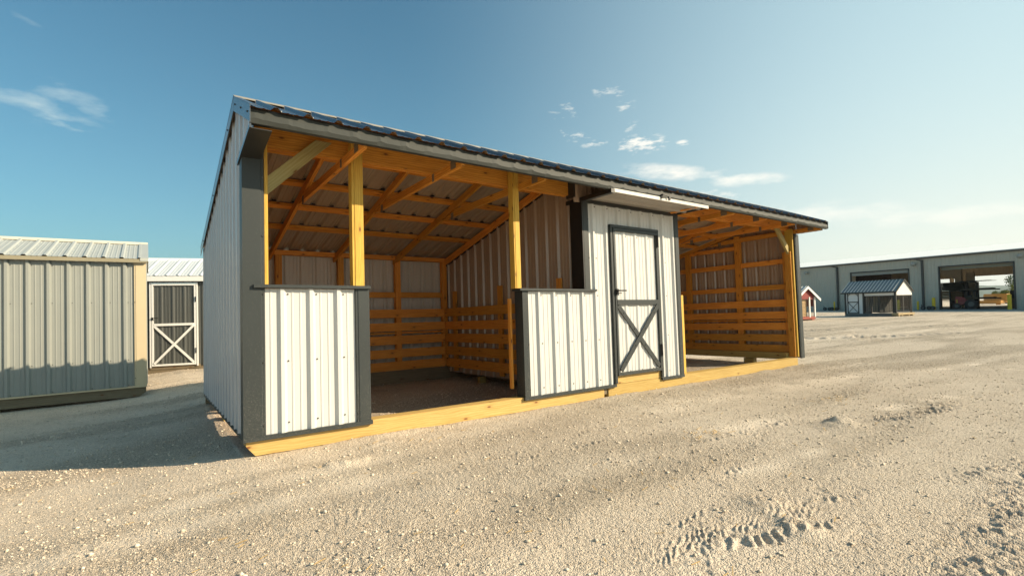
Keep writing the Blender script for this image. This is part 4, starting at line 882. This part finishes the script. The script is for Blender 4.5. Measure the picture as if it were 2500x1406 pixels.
mb = MB(); mb.box(.20, .26, -.005, .02, .22, KH-.05); mb.box(.94, 1.00, -.005, .02, .22, KH-.05); mb.box(.20, 1.00, -.007, .02, KH-.1, KH-.04); mb.box(.26, .94, -.007, .02, .22, .28); mb.box(.26, .94, -.007, .02, 1.05, 1.11)
mb.beam((.26, -.0, KH-.3), (.42, -.0, KH-.1), .02, .05, up=(0, 1, 0)); mb.beam((.94, -.0, KH-.3), (.78, -.0, KH-.1), .02, .05, up=(0, 1, 0)); mb.build('door_frame', BLK, kdr)
mb = MB(); mb.beam((.26, .004, .28), (.94, .004, 1.05), .02, .045, up=(0, 1, 0)); mb.beam((.94, -.004, .28), (.26, -.004, 1.05), .02, .045, up=(0, 1, 0)); mb.build('cross_brace', BLK, kdr)
def meshpan(x0, x1, y, z0, z1, nm='mesh_panel', st=.14, alongy=False):
    mb = MB(); r = .007; n = int((x1-x0)/st); 
    def bx(a0, a1, b0, b1): mb.box(y-r, y+r, a0, a1, b0, b1) if alongy else mb.box(a0, a1, y-r, y+r, b0, b1)
    for k in range(1, n): x = x0+(x1-x0)*k/n; bx(x-r, x+r, z0, z1)
    n = int((z1-z0)/st)
    for k in range(1, n): z = z0+(z1-z0)*k/n; bx(x0, x1, z-r, z+r)
    bx(x0, x0+.06, z0, z1); bx(x1-.06, x1, z0, z1); bx(x0, x1, z0, z0+.05); bx(x0, x1, z1-.05, z1)
    return mb.build(nm, MESH, kn)
for (x0, x1) in ((1.40, 1.85), (1.88, 2.3), (2.32, KL-.14)): meshpan(x0, x1, .05, .3, KH-.34)
for (x0, x1) in ((1.4, 2.2), (2.3, KL-.14)): meshpan(x0, x1, KW-.06, .3, KH-.34)
for (y0, y1) in ((.12, 1.2), (1.22, KW-.12)): meshpan(y0, y1, KL-.06, .3, KH-.34, alongy=True)
kb(1.32, 2.2, 1.25, 1.29, .25, KH-.34, 'inner_wall', [painted('cream_inner', (.62, .58, .48), .6)])
kb(2.2, 2.24, .3, KW-.1, .25, KH-.34, 'inner_wall', [painted('dark_inner', (.04, .04, .035), .7)])
sk = .78/(KW/2); kv = Vector((0, 1, sk)).normalized(); kn_ = Vector((0, -sk, 1)).normalized()
for s_ in (0, 1):
    y0 = -.12 if s_ == 0 else KW+.12; dv = Vector((0, 1 if s_ == 0 else -1, sk)).normalized(); nv_ = Vector((0, -sk if s_ == 0 else sk, 1)).normalized(); z0 = KH+.02-.12*sk; ln = (KW/2+.12)/abs(dv.y)
    mb = MB(); a = Vector((-.2, y0, z0)); b = Vector((KL+.06, y0, z0)); mb.prism([a, b, b+dv*ln, a+dv*ln], nv_*.03); mb.build('roof', KRF, kn)
    mb = MB(); k = 0
    while -.17+k*.2286 < KL+.05: p = Vector((-.17+k*.2286, y0, z0))+nv_*.045; mb.beam(p, p+dv*ln, .035, .03, up=nv_); k += 1
    mb.build('roof_rib', RIBW, kn)
MB().box(-.2, KL+.06, KW/2-.06, KW/2+.06, KH+.80, KH+.84).build('ridge_cap', KRF, kn)
mb = MB(); mb.beam((-.2, -.13, KH-.10), (KL+.06, -.13, KH-.10), .03, .08); mb.build('eave_trim', BLK, kn)
mb = MB(); a = KL+.07; mb.beam((a, -.12, KH-.08), (a, KW/2, KH+.80), .03, .1, up=(0, 0, 1)); mb.beam((a, KW+.12, KH-.08), (a, KW/2, KH+.80), .03, .1); mb.build('rake_trim', BLK, kn)
# red kennel
RDW = painted('red_siding', (.20, .02, .015), .5, vary=.1)
rk = empty('dog_kennel', mat=Matrix.Translation((33.3, 10.62, float(G(33.3, 10.62, False))-.02)) @ Matrix.Rotation(math.radians(0), 4, 'Z'))
tag(rk, 'small red dog kennel with white trim and mesh front beside the shelter end', 'dog kennel')
# local frame: x to the right in view, y away
RKX = (RR.copy()); RKX.z = 0; RKX.normalize(); RKX = Vector((.999, -.03, 0)).normalized(); RKY = Vector((-RKX.y, RKX.x, 0))
rk.matrix_world = Matrix(((RKX.x*2.05, RKY.x, 0, 32.55), (RKX.y*2.05, RKY.y, 0, 10.60), (0, 0, 1, float(G(33.3, 10.6, False))), (0, 0, 0, 1)))
def rb(x0, x1, y0, y1, z0, z1, nm, mt_): return MB().box(x0, x1, y0, y1, z0, z1).build(nm, mt_, rk)
mb = MB(); mb.box(0, 1.12, 0, 2.6, .08, .24); mb.box(.05, .2, 0, 2.6, 0, .078); mb.box(.9, 1.05, 0, 2.6, 0, .078); mb.build('base', [painted('red_base', (.25, .05, .03), .6)], rk)
for x in (0, .72, 1.06): rb(x, x+.065, -.02, .05, .2, 1.5, 'post', WHT)
rb(-.01, .0, .05, 2.6, .24, 1.5, 'wall', RDW); rb(1.12, 1.13, .05, 2.6, .9, 1.5, 'wall', RDW)
MB().prism([(-.02, .02, 1.35), (1.14, .02, 1.35), (1.14, .02, 1.52), (.56, .02, 2.13), (-.02, .02, 1.52)], (0, .04, 0)).build('gable', RDW, rk)
rb(.08, .70, .14, .17, .26, 1.38, 'inner_wall', [painted('tan_inner', (.62, .42, .20), .6)]); rb(.78, 1.06, .5, .53, .26, 1.35, 'inner_wall', RDW)
mb = MB()
for k in range(8): mb.box(.08+k*.085, .088+k*.085, 0, .01, .26, 1.4)
for k in range(13): mb.box(.07, 1.06, 0.0, .008, .26+k*.09, .268+k*.09)
mb.build('mesh_panel', MESH, rk)
BRF = painted('blue_roof', (.12, .22, .30), .3)
for s_ in (-1, 1):
    e0 = Vector((.56+s_*.78, -.12, 1.34)); e1 = Vector((.56, -.12, 2.16)); mb = MB(); mb.prism([e0, e1, e1+Vector((0, 2.8, 0)), e0+Vector((0, 2.8, 0))], (0, 0, .03)); mb.build('roof', BRF, rk)
    mb = MB(); k = 0
    for k in range(12): o_ = Vector((0, .1+k*.2286, .045)); mb.beam(e0+o_, e1+o_, .035, .03)
    mb.build('roof_rib', RIBW, rk)
    mb = MB(); mb.beam(e0+Vector((s_*.02, -.02, -.03)), e1+Vector((0, -.02, -.02)), .04, .13, up=(0, 1, 0)) if False else mb.prism([e0+Vector((0, -.03, -.12)), e0+Vector((s_*.03, -.03, .03)), e1+Vector((0, -.03, .05)), e1+Vector((0, -.03, -.12))], (0, .03, 0)); mb.build('rake_trim', WHT, rk)
# ------------------------------------------------------------------ far hills, trees, building
m_h, t, p = mat('far_forest'); tc = N(t, 'ShaderNodeTexCoord').outputs['Object']
t.links.new(ramp(t, noise(t, tc, .02, 5, .6), [(.35, (.05, .085, .05)), (.65, (.08, .12, .065))]), p.inputs['Base Color']); p.inputs['Roughness'].default_value = 1; p.inputs['Specular IOR Level'].default_value = 0
def hills():
    azs = np.linspace(math.radians(40), math.radians(110), 160); rs = np.linspace(2600, 4200, 14)
    A, Rr = np.meshgrid(azs, rs); X = Rr*np.sin(A); Y = Rr*np.cos(A); f = np.sin(np.clip((Rr-2600)/1600, 0, 1)*math.pi/2)
    Z = -1+f*(48+22*vnoise(A*9, A*0, 3)+8*vnoise(A*60, Rr*.004, 4)+3*vnoise(A*260, Rr*.01, 6))
    V = np.stack([X, Y, Z], -1).reshape(-1, 3); n = len(azs); Fq = [(i*n+j, i*n+j+1, (i+1)*n+j+1, (i+1)*n+j) for i in range(len(rs)-1) for j in range(n-1)]
    me = bpy.data.meshes.new('hills'); me.from_pydata(V.tolist(), [], Fq); me.materials.append(m_h); o = bpy.data.objects.new('hills', me); col.objects.link(o); tag(o, kind='structure')
    for pz in me.polygons: pz.use_smooth = True
hills()
def leafmat(nm, a, b):
    m_, t, p = mat(nm); oi = N(t, 'ShaderNodeTexCoord').outputs['Object']; t.links.new(ramp(t, noise(t, oi, 1.2, 3, .6), [(.35, a), (.65, b)]), p.inputs['Base Color']); p.inputs['Roughness'].default_value = .7
    p.inputs['Specular IOR Level'].default_value = .2; return m_
LM = [leafmat('leaf_dark', (.035, .075, .02), (.07, .12, .03)), leafmat('leaf_yellow', (.12, .15, .02), (.19, .20, .035))]; BK = painted('bark', (.10, .08, .06), .9)
def tree(u, y, h, r, mi, lb, grp='trees beyond the warehouse'):
    o = empty('tree', mat=WMX @ Matrix.Translation((u, y, -.05))); tag(o, lb, 'tree', grp)
    mb = MB(); mb.cyl((0, 0, 0), (0, 0, h*.55), r*.09, r*.04, 8)
    for k in range(5): a = k*1.3; mb.cyl((0, 0, h*(.25+.06*k)), (math.cos(a)*r*.6, math.sin(a)*r*.6, h*(.5+.07*k)), r*.035, r*.012, 6)
    mb.build('trunk', BK, o)
    rng = np.random.default_rng(int(u*10+y)); n = 7000; blobs = [(rng.normal(0, r*.42), rng.normal(0, r*.42), h*rng.uniform(.28, .88), r*rng.uniform(.22, .45)) for _ in range(14)]
    V = []; Fc = []
    for k in range(n):
        bx_, by, bz, br = blobs[rng.integers(14)]; d = rng.normal(size=3); d /= np.linalg.norm(d); c = np.array([bx_, by, bz])+d*br*rng.uniform(.6, 1.05); e1 = rng.normal(size=3); e1 /= np.linalg.norm(e1); e2 = np.cross(e1, d+.3*rng.normal(size=3)); e2 /= np.linalg.norm(e2)+1e-6; s_ = rng.uniform(.025, .05)*r
        b = len(V); V += [c-e1*s_, c+e2*s_*.7, c+e1*s_, c-e2*s_*.7]; Fc.append((b, b+1, b+2, b+3))
    me = bpy.data.meshes.new('crown'); me.from_pydata([tuple(v) for v in V], [], Fc); me.materials.append(LM[mi]); c = bpy.data.objects.new('crown', me); col.objects.link(c); c.parent = o
tree(4.0, 62, 4.2, 2.6, 0, 'dark round tree left of the gap behind the lumber stack')
tree(5.4, 70, 5.4, 3.2, 0, 'tallest dark tree rising behind the lumber stack')
tree(-.6, 66, 4.9, 3.0, 0, 'dark tree seen low between the rack and the lumber stack')
tree(1.6, 52, 2.4, 1.8, 1, 'low yellow green bush behind the rack arms')
tree(4.9, 50, 3.7, 2.2, 1, 'yellow green bush right behind the tall lumber stack')
tree(7.7, 74, 5.3, 2.8, 0, 'dark tree at the right edge of the open doorway')
tree(7.4, 55, 3.4, 2.0, 1, 'yellow green bush beside the right door jamb')
fb = empty('farm_building', mat=WMX @ Matrix.Translation((-2.0, 180, 4.0))); tag(fb, 'tiny pale orange building above the trees seen through the warehouse', 'building')
mb = MB(); mb.box(-8, 8, 0, 8, -6, 7); mb.build('wall', [painted('orange_render', (.55, .30, .18), .8)], fb)
mb = MB(); mb.prism([(-9, -1, 7), (-9, 9, 7), (-9, 4, 10)], (18, 0, 0)); mb.build('roof', [painted('dark_roof', (.1, .09, .08), .8)], fb)
for x in (-5, 0, 5): MB().box(x-1, x+1, -.1, 0, 3, 5.5).build('window', BLK, fb)
hm = bpy.data.materials.new('haze'); hm.use_nodes = True; ht = hm.node_tree; ht.nodes.clear()
ho = ht.nodes.new('ShaderNodeOutputMaterial'); hv = ht.nodes.new('ShaderNodeVolumePrincipled'); hv.inputs['Density'].default_value = .00014; hv.inputs['Color'].default_value = (.80, .90, 1, 1); hv.inputs['Anisotropy'].default_value = .2
ht.links.new(hv.outputs[0], ho.inputs['Volume'])
hz_ = MB().box(-7600, 7600, -7600, 7600, -3, 160).build('haze', hm); tag(hz_, 'thin pale blue haze over the yard and the far hills', 'haze', kind='stuff')
for o in bpy.data.objects:
    if o.get('category') and not (4 <= len(str(o.get('label', '')).split()) <= 16): print('LABEL', o.name, o.get('label'))
